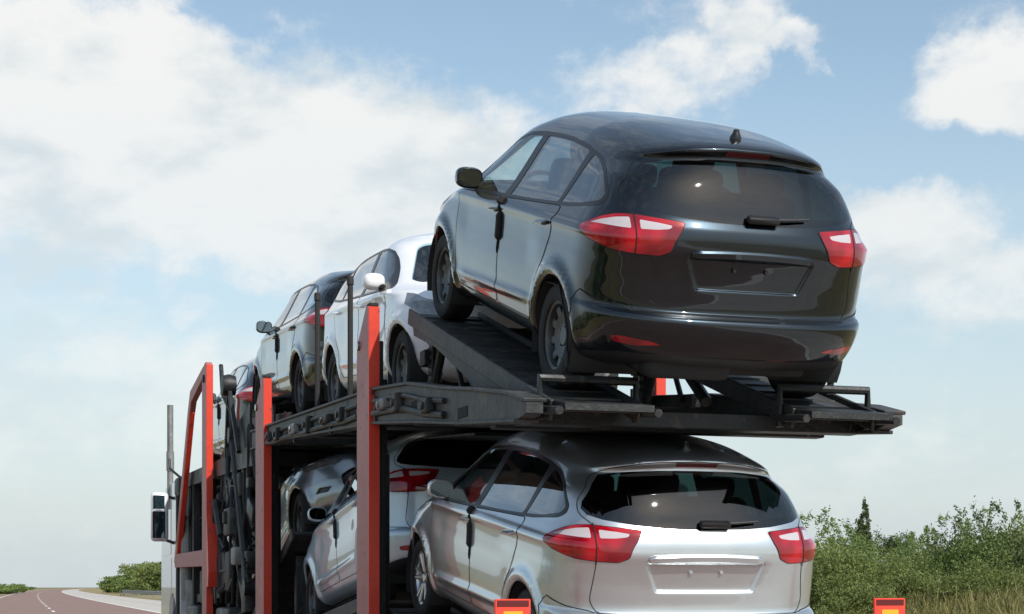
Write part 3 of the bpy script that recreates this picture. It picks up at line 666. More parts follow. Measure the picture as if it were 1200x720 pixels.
for s in (1, -1):
    i_fd = cpart('front_door', skin_part(['front_door'], off=.0015, sides=(s,), hem=HEM), 'paint_black', 'paint')
    i_rd = cpart('rear_door', skin_part(['rear_door'], off=.0015, sides=(s,), hem=HEM), 'paint_black', 'paint')
    cpart('window_surround', skin_part(['window_surround'], off=.002, sides=(s,), hem=.012), 'trim')
    for nm, g in (('front_window', 'glass'), ('rear_window_side', 'privacy'), ('quarter_window', 'privacy')):
        cpart('side_window', skin_part([nm], off=-.001, sides=(s,)), g)
    i_tl = cpart('tail_light', skin_part(['tail_light'], off=.006, sides=(s,), hem=.02), 'lens_red')
    cpart('clear_lens', skin_part(['light_strip_body'], off=.0055, sides=(s,), hem=.004), 'lens_white', None, i_tl)
    cpart('clear_lens', skin_part(['light_strip_gate'], off=.0055, sides=(s,), hem=.004), 'lens_white', None, i_tl)
    cpart('lens_edge', seam([(SK['L']['tail_light'], True)], .009, .0045, s), 'seam', None, i_tl)
    gl = [(float(t2a(t)), b) for t, b in (car_tb('y', .678, z) for z in np.arange(.878, 1.118, .02))]
    cpart('lens_joint', seam([(gl, False)], .007, .0085, s), 'seam', None, i_tl)
    i_hl = cpart('headlight', skin_part(['headlight'], off=.004, sides=(s,), hem=.02), 'headlamp')
    cpart('fog_lamp', skin_part(['fog_lamp'], off=-.02, sides=(s,)), 'trim')
    cpart('door_seam', seam([(SK['L']['front_door'], True), (SK['L']['rear_door'], True)], .0055, .0030, s), 'seam')
    for (hx, hz, ip) in ((2.17, .925, i_fd), (1.17, .945, i_rd)):
        me = strip_on('x', [(hx+.11-.022*k, hz+.002*k) for k in range(11)], .030, .034).mesh('handle')
        if s < 0: me.transform(Matrix.Scale(-1, 4, (0, 1, 0))); me.flip_normals()
        cpart('handle', me, 'paint_black', 'paint', ip)
    # foam pad and strap that protect the door edge in transit
    me = strip_on('x', [(2.065, z) for z in np.arange(.66, 1.03, .03)], .016, .012).mesh('strap')
    if s > 0: i_st = cpart('door_guard', me, 'foam', 'guard'); cpart('pad', strip_on('x', [(2.068, z) for z in np.arange(.745, .93, .02)], .055, .030).mesh('pad'), 'foam', 'guard', i_st); cpart('pad', strip_on('x', [(2.06, z) for z in np.arange(.975, 1.03, .01)], .06, .034).mesh('pad'), 'foam', 'guard', i_st)
    # door mirror
    t = bmesh.new(); bmesh.ops.create_uvsphere(t, u_segments=20, v_segments=12, radius=1)
    for v in t.verts:
        x, y, z = v.co; v.co = (math.copysign(abs(x)**.75, x)*.08, math.copysign(abs(y)**.75, y)*.095, math.copysign(abs(z)**.7, z)*.072)
        if v.co.x < -.03: v.co.x = -.03-(abs(v.co.x)-.03)*.05
    mb = MB(); mb._add(t, Matrix.Translation((2.78, s*.935, 1.085)))
    i_m = cpart('mirror', mb.mesh('mirror', 60), 'paint_black', 'paint')
    cpart('mirror_foot', MB().beam((2.84, s*.835, 1.03), (2.80, s*.90, 1.05), .09, .05, bev=.015).mesh('mirror_foot'), 'trim', None, i_m)
    t = bmesh.new(); bmesh.ops.create_circle(t, cap_ends=True, segments=20, radius=1)
    for v in t.verts: x, y = v.co.x, v.co.y; v.co = (2.746, s*.935+math.copysign(abs(x)**.75, x)*.082, 1.085+math.copysign(abs(y)**.7, y)*.058)
    mb = MB(); mb._add(t); cpart('mirror_glass', mb.mesh('mirror_glass'), 'mirror', None, i_m)
    for k, ax in enumerate((RAX, FAX)):
        # arch liner
        n = 18; V, F = [], []
        for i in range(n+1):
            w = math.pi*(-.14+1.28*i/n); V += [(ax+.375*math.cos(w), s*.885, WR+.375*math.sin(w)), (ax+.375*math.cos(w), s*.45, WR+.375*math.sin(w))]
        for i in range(n): F.append((2*i, 2*i+2, 2*i+3, 2*i+1))
        F.append(tuple(2*i+1 for i in range(n+1)))
        cpart('arch_liner', mesh_from('arch_liner', V, F), 'interior')
gs = SK['L']['tailgate'][:-2]; bs_ = SK['L']['rear_bumper'][:-2]
for s in (1, -1):
    cpart('tailgate_seam', seam([(gs, False)], .0055, .0026, s), 'seam', None, i_gate); cpart('bumper_seam', seam([(bs_, False)], .006, .0034, s), 'seam', None, i_rb)
# number plate handle bar, bolts, wiper, antenna
cpart('handle_bar', strip_on('y', [(y, .932-.012*(y/.37)**2) for y in np.linspace(-.375, .375, 26)], .058, .026).mesh('handle_bar'), 'paint_black', 'paint', i_gate)
for y in (-.10, .10):
    cpart('plate_bolt', MB().lathe([(0, -.012), (.012, -.010), (.014, .004)], 12, 'x', (.098, y, .845)).mesh('plate_bolt'), 'trim', 'paint', i_gate)
wp = []
for y, z in ((.02, 1.128), (-.10, 1.132), (-.22, 1.138), (-.34, 1.147)):
    t, b = car_tb('y', abs(y), z); p = car_P(t, b); wp.append(Vector((p[0]-.03, y, p[2]+.008)))
i_w = cpart('wiper', MB().tube(wp, [.012, .010, .008, .006], 8).mesh('wiper'), 'plastic', None, i_gate)
cpart('wiper_cover', MB().box((wp[0].x+.004, -.05, wp[0].z-.002), (.05, .20, .042), (0, R_(-25), 0), .015, 2).mesh('wiper_cover'), 'trim', None, i_w)
i_a = cpart('antenna', MB().lathe([(0, .045), (.016, .042), (.022, .020), (.034, 0.0), (.034, -.02)], 16, 'z', (.52, 0, 1.565)).mesh('antenna'), 'trim')
cpart('underbody', MB().box((2.15, 0, .30), (3.7, 1.1, .18), None, .04, 2).box((2.2, 0, .27), (1.85, 1.5, .13), None, .03, 2).box((.40, .25, .27), (.42, .55, .16), None, .06, 3)
      .box((RAX, 0, .27), (.12, 1.35, .09), None, .03).box((FAX, 0, .27), (.25, 1.2, .1), None, .03).mesh('underbody'), 'interior')
cpart('cabin_floor', MB().box((2.15, 0, .42), (3.6, 1.5, .04), None, 0).mesh('cabin_floor'), 'interior')
for s in (1, -1):
    cpart('front_seat', MB().box((2.35, s*.38, .68), (.50, .50, .18), None, .06, 2).box((2.05, s*.38, 1.0), (.14, .46, .62), (0, R_(-14), 0), .06, 2).box((1.93, s*.38, 1.38), (.10, .26, .17), (0, R_(-8), 0), .045, 2).mesh('front_seat'), 'seat')
cpart('rear_bench', MB().box((1.40, 0, .66), (.50, 1.3, .18), None, .06, 2).box((1.02, 0, .95), (.16, 1.3, .56), (0, R_(-16), 0), .06, 2)
      .box((.92, .42, 1.29), (.09, .24, .13), None, .04, 2).box((.92, -.42, 1.29), (.09, .24, .13), None, .04, 2).mesh('rear_bench'), 'seat')
cpart('dashboard', MB().box((3.12, 0, .93), (.40, 1.42, .20), (0, R_(8), 0), .07, 2).mesh('dashboard'), 'interior')
mb = MB(); mb.tube([(2.80+.06*math.sin(w), .38+.18*math.cos(w), .98+.175*math.sin(w)) for w in np.linspace(0, 2*math.pi, 25)], .016, 8, False).tube([(2.80, .38, .98), (3.0, .38, .92)], .03)
cpart('steering_wheel', mb.mesh('steering_wheel'), 'interior')
# wheels: tyre, rim with ten holes or ten spokes
TYRE = [(.205, .095), (.225, .104), (.27, .107), (.300, .098), (.314, .080), (.318, .055), (.316, .052), (.316, .044), (.318, .041), (.318, .004), (.313, .003), (.313, -.003), (.318, -.004), (.318, -.041), (.316, -.044), (.316, -.052), (.318, -.055), (.314, -.080), (.300, -.098), (.27, -.105), (.21, -.1)]
me_tyre = MB().lathe(TYRE, 48).mesh('tyre', 30); me_tyre.materials.append(M['tyre'])
mb = MB().lathe([(.208, .098), (.214, .094), (.206, .088), (.19, .080), (.183, .06), (.18, -.05)], 48).lathe([(0, .045), (.055, .045), (.062, .030), (.095, .032), (.12, .045), (.135, .052), (.142, .045), (.142, .02)], 40)
for k in range(10):
    w = 2*math.pi*k/10; mb.beam((.125*math.cos(w), .038, .125*math.sin(w)), (.192*math.cos(w), .052, .192*math.sin(w)), .052, .02, up=(0, 1, 0), bev=.006)
for k in range(5):
    w = 2*math.pi*(k+.5)/5; mb.lathe([(0, .046), (.009, .044), (.010, .02)], 8, 'y', (.075*math.cos(w), 0, .075*math.sin(w)))
me_rim = mb.mesh('rim', 35); me_rim.materials.append(M['steel_rim'])
mb = MB().lathe([(.208, .098), (.214, .094), (.206, .088), (.19, .080), (.183, .06), (.18, -.05)], 48).lathe([(0, .070), (.03, .070), (.034, .060), (.06, .055), (.065, .02)], 24)
for k in range(10):
    w = 2*math.pi*(k//2)/5+(.13 if k % 2 else -.13); mb.beam((.045*math.cos(w), .055, .045*math.sin(w)), (.20*math.cos(w+(.06 if k % 2 else -.06)), .078, .20*math.sin(w+(.06 if k % 2 else -.06))), .030, .028, up=(0, 1, 0), bev=.008)
me_alloy = mb.mesh('rim', 35); me_alloy.materials.append(M['alloy'])
me_brake = MB().lathe([(0, .0), (.13, .0), (.14, -.01), (.14, -.03), (0, -.03)], 32).mesh('brake_disc'); me_brake.materials.append(M['steel'])
def place_car(loc, pitch, yaw, paint_name, alloy, label, guard=True, rear_facing=False, fine=True):
    """loc: ground point midway between the rear wheels"""
    root = thing('car', loc, (0, -pitch, yaw+(math.pi if rear_facing else 0)), label, 'car', 'cars loaded on the car transporter')
    made = []
    for name, me, m, role, par in CAR_DATA:
        if role == 'guard' and not guard: made.append(None); continue
        o = bpy.data.objects.new(name, me); C.objects.link(o); made.append(o)
        if par is None or made[par] is None: o.parent = root; o.location = (-RAX, 0, 0)
        else: o.parent = made[par]
        if role == 'paint': o.material_slots[0].link = 'OBJECT'; o.material_slots[0].material = M[paint_name]
    for ax in (RAX, FAX):
        for s in (1, -1):
            w = bpy.data.objects.new('wheel', me_brake); C.objects.link(w); w.parent = root
            w.location = (ax-RAX, s*.768, WR); w.rotation_euler = (0, random.random()*6, 0 if s > 0 else math.pi)
            for nm, me in (('tyre', me_tyre), ('rim', me_alloy if alloy else me_rim)):
                o = bpy.data.objects.new(nm, me); C.objects.link(o); o.parent = w
    return root
# ------------------------------------------------------------------ cars on their decks
YC, HW = -4.25, 1.25
def car_by(px, py, lx, ly, lz, pitch, rear_facing=False):
    """ground point between the rear wheels, from a pixel that shows the car's point (lx, ly, lz)"""
    p = at_lat(px, py, -(YC+ly)); d = (lx-RAX); s = -1 if rear_facing else 1
    dx = d*math.cos(pitch)-lz*math.sin(pitch); dz = d*math.sin(pitch)+lz*math.cos(pitch)
    return Vector((p.x-s*dx, YC, p.z-dz))
CARS = []
def load(paint_name, alloy, label, px, py, lp, pitch, rear_facing=False, guard=True, dx=0, dz=0, yaw=0):
    loc = car_by(px, py, *lp, R_(pitch), rear_facing); loc.x += dx; loc.z += dz
    c = place_car(loc, R_(pitch), R_(yaw), paint_name, alloy, label, guard, rear_facing); s = -1 if rear_facing else 1
    CARS.append((loc.copy(), R_(pitch)*s if not rear_facing else R_(pitch), s)); return c
WHEEL_R, WHEEL_F, GAP = (RAX, .865, .318), (FAX, .865, .318), (.11, .678, .995)
load('paint_black', False, 'black car parked nose up on the rear ramp of the upper deck', 650, 393, WHEEL_R, 17.5)
load('paint_silver', True, 'silver car at the rear end of the lower deck', 704, 641, GAP, 8.5)
load('paint_white', False, 'white car facing backwards on the upper deck', 470, 432, WHEEL_F, -4.0, True, False)
load('paint_dark', False, 'dark grey car on the upper deck ahead of the white one', 354, 452, WHEEL_R, 4.0, dx=.12)
load('paint_ice', False, 'pale ice blue car tilted nose down on the lower deck', 480, 562, GAP, -6.0)
load('paint_graphite', False, 'graphite grey car facing backwards, nose raised, on the lower deck', 350, 612, WHEEL_F, 20.0, True)
load('paint_dark', True, 'dark car on the foremost upper deck behind the cab', 303, 462, GAP, 3.0)
load('paint_black', False, 'black car low down on the lorry ahead of the graphite grey one', 297, 602, GAP, -2.0)
# ------------------------------------------------------------------ trailer
tr = thing('trailer', (9.3, YC, 0), label='two storey car transporter trailer of black steel with red posts', cat='trailer')
def tl(mb, name, m, parent=tr, ang=35):
    me = mb.mesh(name, ang); o = obj(name, me, M[m]); o.parent = parent
    if parent.type == 'EMPTY': o.location = -Vector(parent.location)
    return o
def mirror_y(y): return 2*YC-y
def track(a, b, parent, width=.52, m='wornsteel', over=.0):
    """wheel track: folded plate with raised edges and anti-slip ribs, a and b (x, z) on its upper face"""
    for s in (1, -1):
        y = YC+s*.77; mb = MB(); A, B = Vector((a[0], y, a[1]-.016)), Vector((b[0], y, b[1]-.016))
        mb.beam(A, B, width, .03)
        for q in (1, -1): mb.beam(A+Vector((0, q*(width/2+.012), -.01)), B+Vector((0, q*(width/2+.012), -.01)), .024, .12)
        n = max(2, int((B-A).length/.22))
        for k in range(1, n): p = A.lerp(B, k/n); mb.box(p+Vector((0, 0, .018)), (.02, width-.05, .012), bev=0)
        tl(mb, 'wheel_track', m, parent)
def ground_line(i, xa, xb):
    loc, p, s = CARS[i]; sl = math.tan(p)*s; return (xa, loc.z+(xa-loc.x)*sl), (xb, loc.z+(xb-loc.x)*sl)
def wheels_x(i):
    loc, p, s = CARS[i]; return sorted((loc.x, loc.x+s*2.648*math.cos(p)))
for i, par, e0, e1 in ((0, tr, .55, .20), (1, tr, .6, .5), (2, tr, .55, .5), (4, tr, .5, .45)):
    a, b = wheels_x(i); track(*ground_line(i, a-e0, b+e1), par)
# long side plates of the upper deck
top = [(9.20,2.30),(9.5,2.37),(10.2,2.47),(11.0,2.57),(11.9,2.70),(13.0,2.78),(16.8,2.90),(18.9,2.96)]
bot = [(18.9,2.79),(16.8,2.73),(13.0,2.54),(11.7,2.43),(10.5,2.31),(9.35,2.22),(9.20,2.24)]
for s in (1, -1):
    y0 = YC+s*1.16; mb = MB().prism(top+bot, 'y', y0-.05, y0+.05)
    tp = [(x, z) for x, z in top]
    for (xa, za), (xb, zb) in zip(tp, tp[1:]): mb.beam((xa, y0, za+.012), (xb, y0, zb+.012), .15, .024)
    bt = bot[::-1]
    for (xa, za), (xb, zb) in zip(bt[1:], bt[2:]): mb.beam((xa, y0, za-.012), (xb, y0, zb-.012), .15, .024)
    for x in (12.9, 14.6, 16.3): mb.box((x, y0+s*.055, float(np.interp(x, [p[0] for p in top], [p[1] for p in top]))-.15), (.035, .03, .2), bev=.003)
    for x in (11.5, 13.9): mb.lathe([(0, .03), (.035, .03), (.04, 0)], 12, 'y', (x, y0+s*.05 if s > 0 else y0-.08, float(np.interp(x, [p[0] for p in top], [p[1] for p in top]))-.13))
    tl(mb, 'side_beam', 'wornsteel')
    # sloping end of the track with hinged flap
    mb = MB().prism([(9.02,2.285),(9.5,2.36),(10.1,2.42),(10.1,2.37),(9.5,2.30),(9.02,2.245)], 'y', YC+s*.77-.27, YC+s*.77+.27)
    mb.beam((9.55, YC+s*.77-.29, 2.32), (9.55, YC+s*.77+.29, 2.32), .07, .06)
    tl(mb, 'end_flap', 'steel')
    # tube hoop behind the rear wheel
    x, z = CARS[0][0].x-.42, CARS[0][0].z-.06
    mb = MB().tube([(x, YC+s*.77-.30, z-.18), (x, YC+s*.77-.30, z+.06), (x, YC+s*.77+.30, z+.06), (x, YC+s*.77+.30, z-.18)], .028, 8)
    mb.tube([(x+.05, YC+s*.77-.30, z-.12), (x-.35, YC+s*.77-.30, z-.16)], .025, 8).tube([(x+.05, YC+s*.77+.30, z-.12), (x-.35, YC+s*.77+.30, z-.16)], .025, 8)
    tl(mb, 'wheel_stop', 'steel')
    # strap over the rear wheel
    w = CARS[0][0]; mb = MB(); pts = [(w.x-.33, YC+s*.86, w.z-.02), (w.x-.36, YC+s*.86, w.z+.3), (w.x-.22, YC+s*.86, w.z+.58), (w.x+.05, YC+s*.86, w.z+.655)]
    for p, q in zip(pts, pts[1:]): mb.beam(p, q, .045, .006, up=(1, 0, .3), bev=0)
    mb.box((w.x-.35, YC+s*.86, w.z+.12), (.04, .05, .10)); tl(mb, 'wheel_strap', 'foam')
# cross members of the upper deck
def deck_z(x): return float(np.interp(x, [p[0] for p in bot[::-1]], [p[1] for p in bot[::-1]]))
for x, w, h, dz in ((9.62,.16,.10,.02),(10.1,.12,.14,.02),(10.9,.12,.12,.03),(12.0,.14,.14,.04),(13.2,.3,.20,.06),(14.3,.12,.12,.06),(15.4,.12,.12,.06),(16.5,.12,.12,.06),(17.6,.2,.16,.06),(18.6,.14,.14,.06)):
    tl(MB().box((x, YC, deck_z(x)+dz), (w, 2.26, h)), 'cross_beam', 'steel')
tl(MB().box((15.4, YC, 2.60), (5.4, .95, .025), (0, R_(-3.4), 0)), 'shade_pan', 'steel')  # added plate closing the open deck centre, shades the lower cars
tl(MB().box((11.2, YC, 2.36), (3.0, 1.02, .02), (0, R_(-5.5), 0)), 'shade_pan', 'steel')  # second added plate, darkens the roof of the silver car below
# props that carry the raised ramp of the black car
(xa, za), (xb, zb) = ground_line(0, *wheels_x(0))
for s in (1, -1):
    mb = MB(); y = YC+s*.86
    mb.beam((xb+.10, y, zb-.03), (xb+.16, y, 2.68), .08, .10).beam((xb-.15, y, zb-.14), (xb+.15, y, 2.76), .05, .07).beam((xb+.45, y-.1, 2.74), (xb-.6, y-.1, 2.64), .08, .10)
    mb.tube([(xb+.10, y+.02, 2.72), (xb-.2, y+.02, zb-.16)], .035).tube([(xb-.9, y-.05, 2.60), (xb-.35, y-.05, zb-.25)], .045).tube([(xb-.45, y-.05, 2.66), (xb-.15, y-.05, zb-.13)], .022)
    for k in range(6): mb.lathe([(.0, -.015), (.06, -.012), (.06, .012), (0, .015)], 12, 'z', (xb+.14, y, 2.80+.06*k))
    mb.box((xb+.18, y+.02, 2.98), (.14, .14, .12)); tl(mb, 'ramp_prop', 'steel')
    # web below the ramp track
    mb = MB().prism([(xa+.1, za-.06), (xb+.16, zb-.02), (xb+.12, zb-.12), (xb-.5, zb-.29), (xa+.6, za-.05)], 'y', y+s*.15-.02, y+s*.15+.02)
    tl(mb, 'ramp_web', 'wornsteel')
# posts: folded plates with sloping heads
for x0, x1, zt in ((13.0, 13.42, 3.44), (17.9, 18.42, 3.45)):
    for s in (1, -1):
        y = -3.085 if s > 0 else -5.50
        o = tl(MB().prism([(x0, .55), (x0, zt), (x0+.08, zt+.015), (x1, zt-.26), (x1, .55)], 'y', y, y+.085, .006), 'post', 'rose')
        obj('rear_flange', MB().box((x0-.004, y+.0425, (zt+.55)/2), (.02, .088, zt-.56), None, .004).mesh('rear_flange'), M['orange'], o)
        yo = y+.085 if s > 0 else y
        cap = MB().box((x0+.05, y+.0425, zt+.012), (.11, .075, .03)).mesh('cap'); co = obj('cap', cap, M['rubber'], o)
        lm = MB().lathe([(0, .02*s), (.035, .018*s), (.04, 0)], 14, 'y', (x1-.09, yo, zt-.27)).mesh('marker_lamp'); obj('marker_lamp', lm, M['lens_dark'], o)
        # guide rail and cylinder on the inside of the post
        yi = y-.04 if s > 0 else y+.125
        mb = MB().box((x0+.25, yi, 1.9), (.12, .08, 2.6)).tube([(x0+.25, yi-.06*s, .8), (x0+.25, yi-.06*s, 2.3)], .045).tube([(x0+.25, yi-.06*s, 2.3), (x0+.25, yi-.06*s, 2.9)], .025)
        tl(mb, 'lift_cylinder', 'steel')
# pipes, ratchet boxes and slots along the outer face of the left side beam
def beam_top(x): return float(np.interp(x, [p[0] for p in top], [p[1] for p in top]))
yb = YC+1.16+.05
for dz_, r in ((.075, .020), (.17, .026)):
    for xa_, xb_, n_ in ((10.9, 12.95, 5), (13.48, 17.85, 9)):
        xs_ = np.linspace(xa_, xb_, n_)
        tl(MB().tube([(float(x), yb+.012, beam_top(x)-dz_-(.012 if k % 3 == 1 else 0)) for k, x in enumerate(xs_)], r, 8), 'pipe', 'steel')
for x, w, h, m in ((11.25,.16,.10,'steel'),(12.1,.10,.14,'wornsteel'),(12.55,.20,.08,'galv'),(14.05,.14,.12,'steel'),(14.7,.30,.07,'wornsteel'),(15.5,.12,.16,'steel'),(16.2,.24,.10,'galv'),(17.1,.16,.13,'steel'),(17.55,.10,.10,'wornsteel')):
    tl(MB().box((x, yb+.03, beam_top(x)-.12), (w, .07, h), None, .012).lathe([(0, .05), (.028, .05), (.03, 0)], 10, 'y', (x+.02, yb+.03, beam_top(x)-.12)), 'ratchet_box', m)
for x in (10.5, 11.7, 13.75, 14.4, 15.1, 15.9, 16.7): tl(MB().box((x, yb+.001, beam_top(x)-.14), (.22, .006, .07), None, .002), 'slot', 'seam')
# thin black stanchions along the left edge of the upper deck
for px, y0_, y1_ in ((410.5, 327, 472), (372, 346, 492)):
    a, b = at_lat(px, y0_, 3.06), at_lat(px, y1_, 3.06); b = Vector((a.x, a.y, deck_z(a.x)+.12))
    tl(MB().tube([b, a], .023, 10).lathe([(0, .025), (.026, .02), (.03, 0), (.03, -.05)], 12, 'z', a), 'stanchion', 'rubber')
# lower chassis
for s in (1, -1):
    mb = MB().prism([(9.3,.62),(9.3,.50),(18.8,.62),(18.8,.86),(14.0,.86),(11.5,.66)], 'y', YC+s*1.13-.06, YC+s*1.13+.06); tl(mb, 'chassis_beam', 'steel')
for x in (9.4, 11.0, 12.6, 15.6, 17.2, 18.6): tl(MB().box((x, YC, .56 if x < 12 else .70), (.14, 2.2, .12)), 'cross_beam', 'steel')
for i in (1, 4):
    a, b = wheels_x(i)
    for x in (a, b):
        z = ground_line(i, x, x)[0][1]
        for s in (1, -1): tl(MB().box((x, YC+s*.77, (z-.06+.62)/2), (.10, .3, max(.05, z-.06-.62))), 'track_stand', 'steel')
TW = [(.20, .12), (.25, .135), (.36, .13), (.395, .11), (.40, .10), (.40, .045), (.39, .04), (.39, .03), (.40, .025), (.40, -.025), (.39, -.03), (.39, -.04), (.40, -.045), (.40, -.10), (.395, -.11), (.36, -.13), (.25, -.135), (.2, -.12)]
me_tw = MB().lathe(TW, 36).mesh('tyre'); me_tw.materials.append(M['tyre'])
me_tr = MB().lathe([(.215, .12), (.205, .10), (.19, .02), (.12, .04), (.10, .09), (.05, .10), (0, .10)], 30).mesh('rim'); me_tr.materials.append(M['galv'])
me_hub = MB().lathe([(0, .03), (.15, .03), (.17, 0), (.15, -.05), (0, -.05)], 20).mesh('hub'); me_hub.materials.append(M['steel'])
def lorry_wheels(xs, parent, sc=1.0):
    for x in xs:
        for s in (1, -1):
            w = obj('wheel', me_hub, None, parent); w.location = Vector((x, YC+s*1.03, .40*sc))-Vector(parent.location); w.rotation_euler = (0, 0, 0 if s > 0 else math.pi); w.scale = (sc, 1, sc)
            for nm, me in (('tyre', me_tw), ('rim', me_tr)): obj(nm, me, None, w)
        a = MB().tube([(x, YC-1.0, .40*sc), (x, YC+1.0, .40*sc)], .07); tl(a, 'axle', 'steel', parent)
lorry_wheels((13.9, 14.75), tr)
# rear marker boards: yellow centre, red border
for px in (600.5, 1042):
    d = pix_dir(px, 715); X = 9.33; y = d.y*X/d.x
    o = tl(MB().box((X, y, .98), (.02, .215, .40), bev=.004), 'marker_board', 'retro_red')
    c = MB().box((X-.011, y, .97), (.006, .115, .28), bev=0).mesh('yellow_panel'); obj('yellow_panel', c, M['retro_yellow'], o)
    c = MB().box((X-.011, y, 1.155), (.006, .19, .035), bev=0).mesh('dark_strip'); obj('dark_strip', c, M['lens_dark'], o)
    tl(MB().box((X+.03, y, .72), (.04, .08, .36)), 'board_bracket', 'steel')
tl(MB().box((9.36, YC, .58), (.10, 2.3, .16)), 'bumper_bar', 'steel')
# ------------------------------------------------------------------ drawing lorry
lo = thing('lorry', (18.9, YC, 0), label='white lorry with black car deck over its chassis and a red side frame', cat='lorry')
for i, e0, e1 in ((3, .5, .6), (5, .5, .5), (6, .6, .6), (7, .5, .5)):
    a, b = wheels_x(i); track(*ground_line(i, a-e0, b+e1), lo)
for i in (5, 7):
    a, b = wheels_x(i)
    for x in (a, b):
        z = ground_line(i, x, x)[0][1]
        for s in (1, -1): tl(MB().box((x, YC+s*.77, (z-.06+.8)/2), (.12, .3, max(.05, z-.06-.8))), 'track_stand', 'steel', lo)
for s in (1, -1):
    tl(MB().prism([(17.0,.80),(17.0,1.0),(27.0,1.0),(27.0,.80)], 'y', YC+s*.45-.06, YC+s*.45+.06), 'chassis_beam', 'steel', lo)
    yo = -3.0 if s > 0 else -5.5; y0, y1 = (yo-.085, yo) if s > 0 else (yo, yo+.085)
    mb = MB().prism([(22.35,.8),(22.35,4.15),(22.46,4.19),(22.78,4.13),(22.78,.8)], 'y', y0, y1, .006)
    mb.prism([(22.70,4.02),(22.70,4.16),(24.05,3.98),(24.32,3.72),(24.14,3.66),(23.95,3.82)], 'y', y0+.002, y1-.002, .006)
    mb.prism([(24.14,3.70),(24.32,3.74),(25.98,1.62),(25.80,1.56)], 'y', y0+.004, y1-.004, .006)
    mb.prism([(22.70,1.52),(22.70,1.74),(25.80,1.74),(25.92,1.54)], 'y', y0+.006, y1-.006, .006)
    f = tl(mb, 'side_frame', 'rose', lo)
    mb = MB().box((22.346, (y0+y1)/2, 2.475), (.02, .088, 3.34), None, .004)
    obj('rear_flange', mb.mesh('rear_flange'), M['orange'], f); obj('front_flange', MB().beam((24.10, (y0+y1)/2, 3.69), (25.78, (y0+y1)/2, 1.56), .07, .02).mesh('front_flange'), M['orange'], f)
    mb = MB().prism([(22.36,2.25),(22.36,1.25),(22.20,1.25),(22.16,1.45),(22.30,2.1)], 'y', y0-.06 if s > 0 else y0, y1 if s > 0 else y1+.06, .004)
    obj('gusset', mb.mesh('gusset'), M['orange'], f)
    mb = MB().lathe([(0, .02*s), (.05, .018*s), (.055, 0)], 14, 'y', (22.56, yo, 3.98)); obj('marker_lamp', mb.mesh('marker_lamp'), M['rubber'], f)
    # upper deck side beam of the lorry, carried by the frame
    mb = MB().prism([(18.9,2.62),(18.9,2.86),(21.0,2.88),(26.6,2.92),(26.6,2.74),(21.0,2.66)], 'y', YC+s*1.08-.05, YC+s*1.08+.05); tl(mb, 'side_beam', 'steel', lo)
    tl(MB().beam((24.9, YC+s*1.05, 1.0), (24.9, YC+s*1.05, 2.8), .10, .14), 'deck_support', 'steel', lo); mb = MB().box((20.3, YC+s*1.05, 1.7), (.16, .10, 2.1)).beam((20.3, YC+s*1.05, 1.0), (21.9, YC+s*1.05, 2.7), .08, .12)
    mb.tube([(21.2, YC+s*.98, 1.0), (20.9, YC+s*.98, 2.0)], .06).tube([(20.9, YC+s*.98, 2.0), (20.7, YC+s*.98, 2.7)], .035)
    tl(mb, 'lift_arm', 'steel', lo)
for x in (19.2, 20.6, 22.0, 23.5, 25.0, 26.4): tl(MB().box((x, YC, 2.70), (.14, 2.1, .14)), 'cross_beam', 'steel', lo)
for x in (19.0, 21.0, 23.0, 25.5): tl(MB().box((x, YC, .92), (.16, 2.2, .14)), 'cross_beam', 'steel', lo)
tl(MB().box((22.9, YC, 2.62), (5.4, 1.9, .03)), 'shade_pan', 'steel', lo)  # plate added under the foremost car to keep the space below dark
for x, z, r in ((21.3, 1.12, .0), (24.2, 1.12, 0)): tl(MB().box((x, YC+.95, .72), (1.1, .5, .55), None, .05, 2), 'tank', 'steel', lo)
lorry_wheels((20.2, 21.4, 26.6), lo, 1.2)
lorry_wheels((), lo)
# bent hand rail and stand beside the foremost car
mb = MB(); pp = at_lat(259, 428, 3.1); qq = at_lat(261, 462, 3.1); rr = at_lat(272, 486, 3.1)
mb.tube([pp, qq, rr, (rr.x+.1, rr.y, 2.85)], .028, 8); q2 = at_lat(268, 452, 3.1); mb.lathe([(0, -.1), (.12, -.08), (.14, 0), (.12, .08), (0, .1)], 14, 'y', q2)
mb.beam(q2, (q2.x+.2, q2.y, 2.85), .05, .06).beam(q2, (q2.x-.8, q2.y, 2.85), .05, .06); tl(mb, 'deck_prop', 'steel', lo)
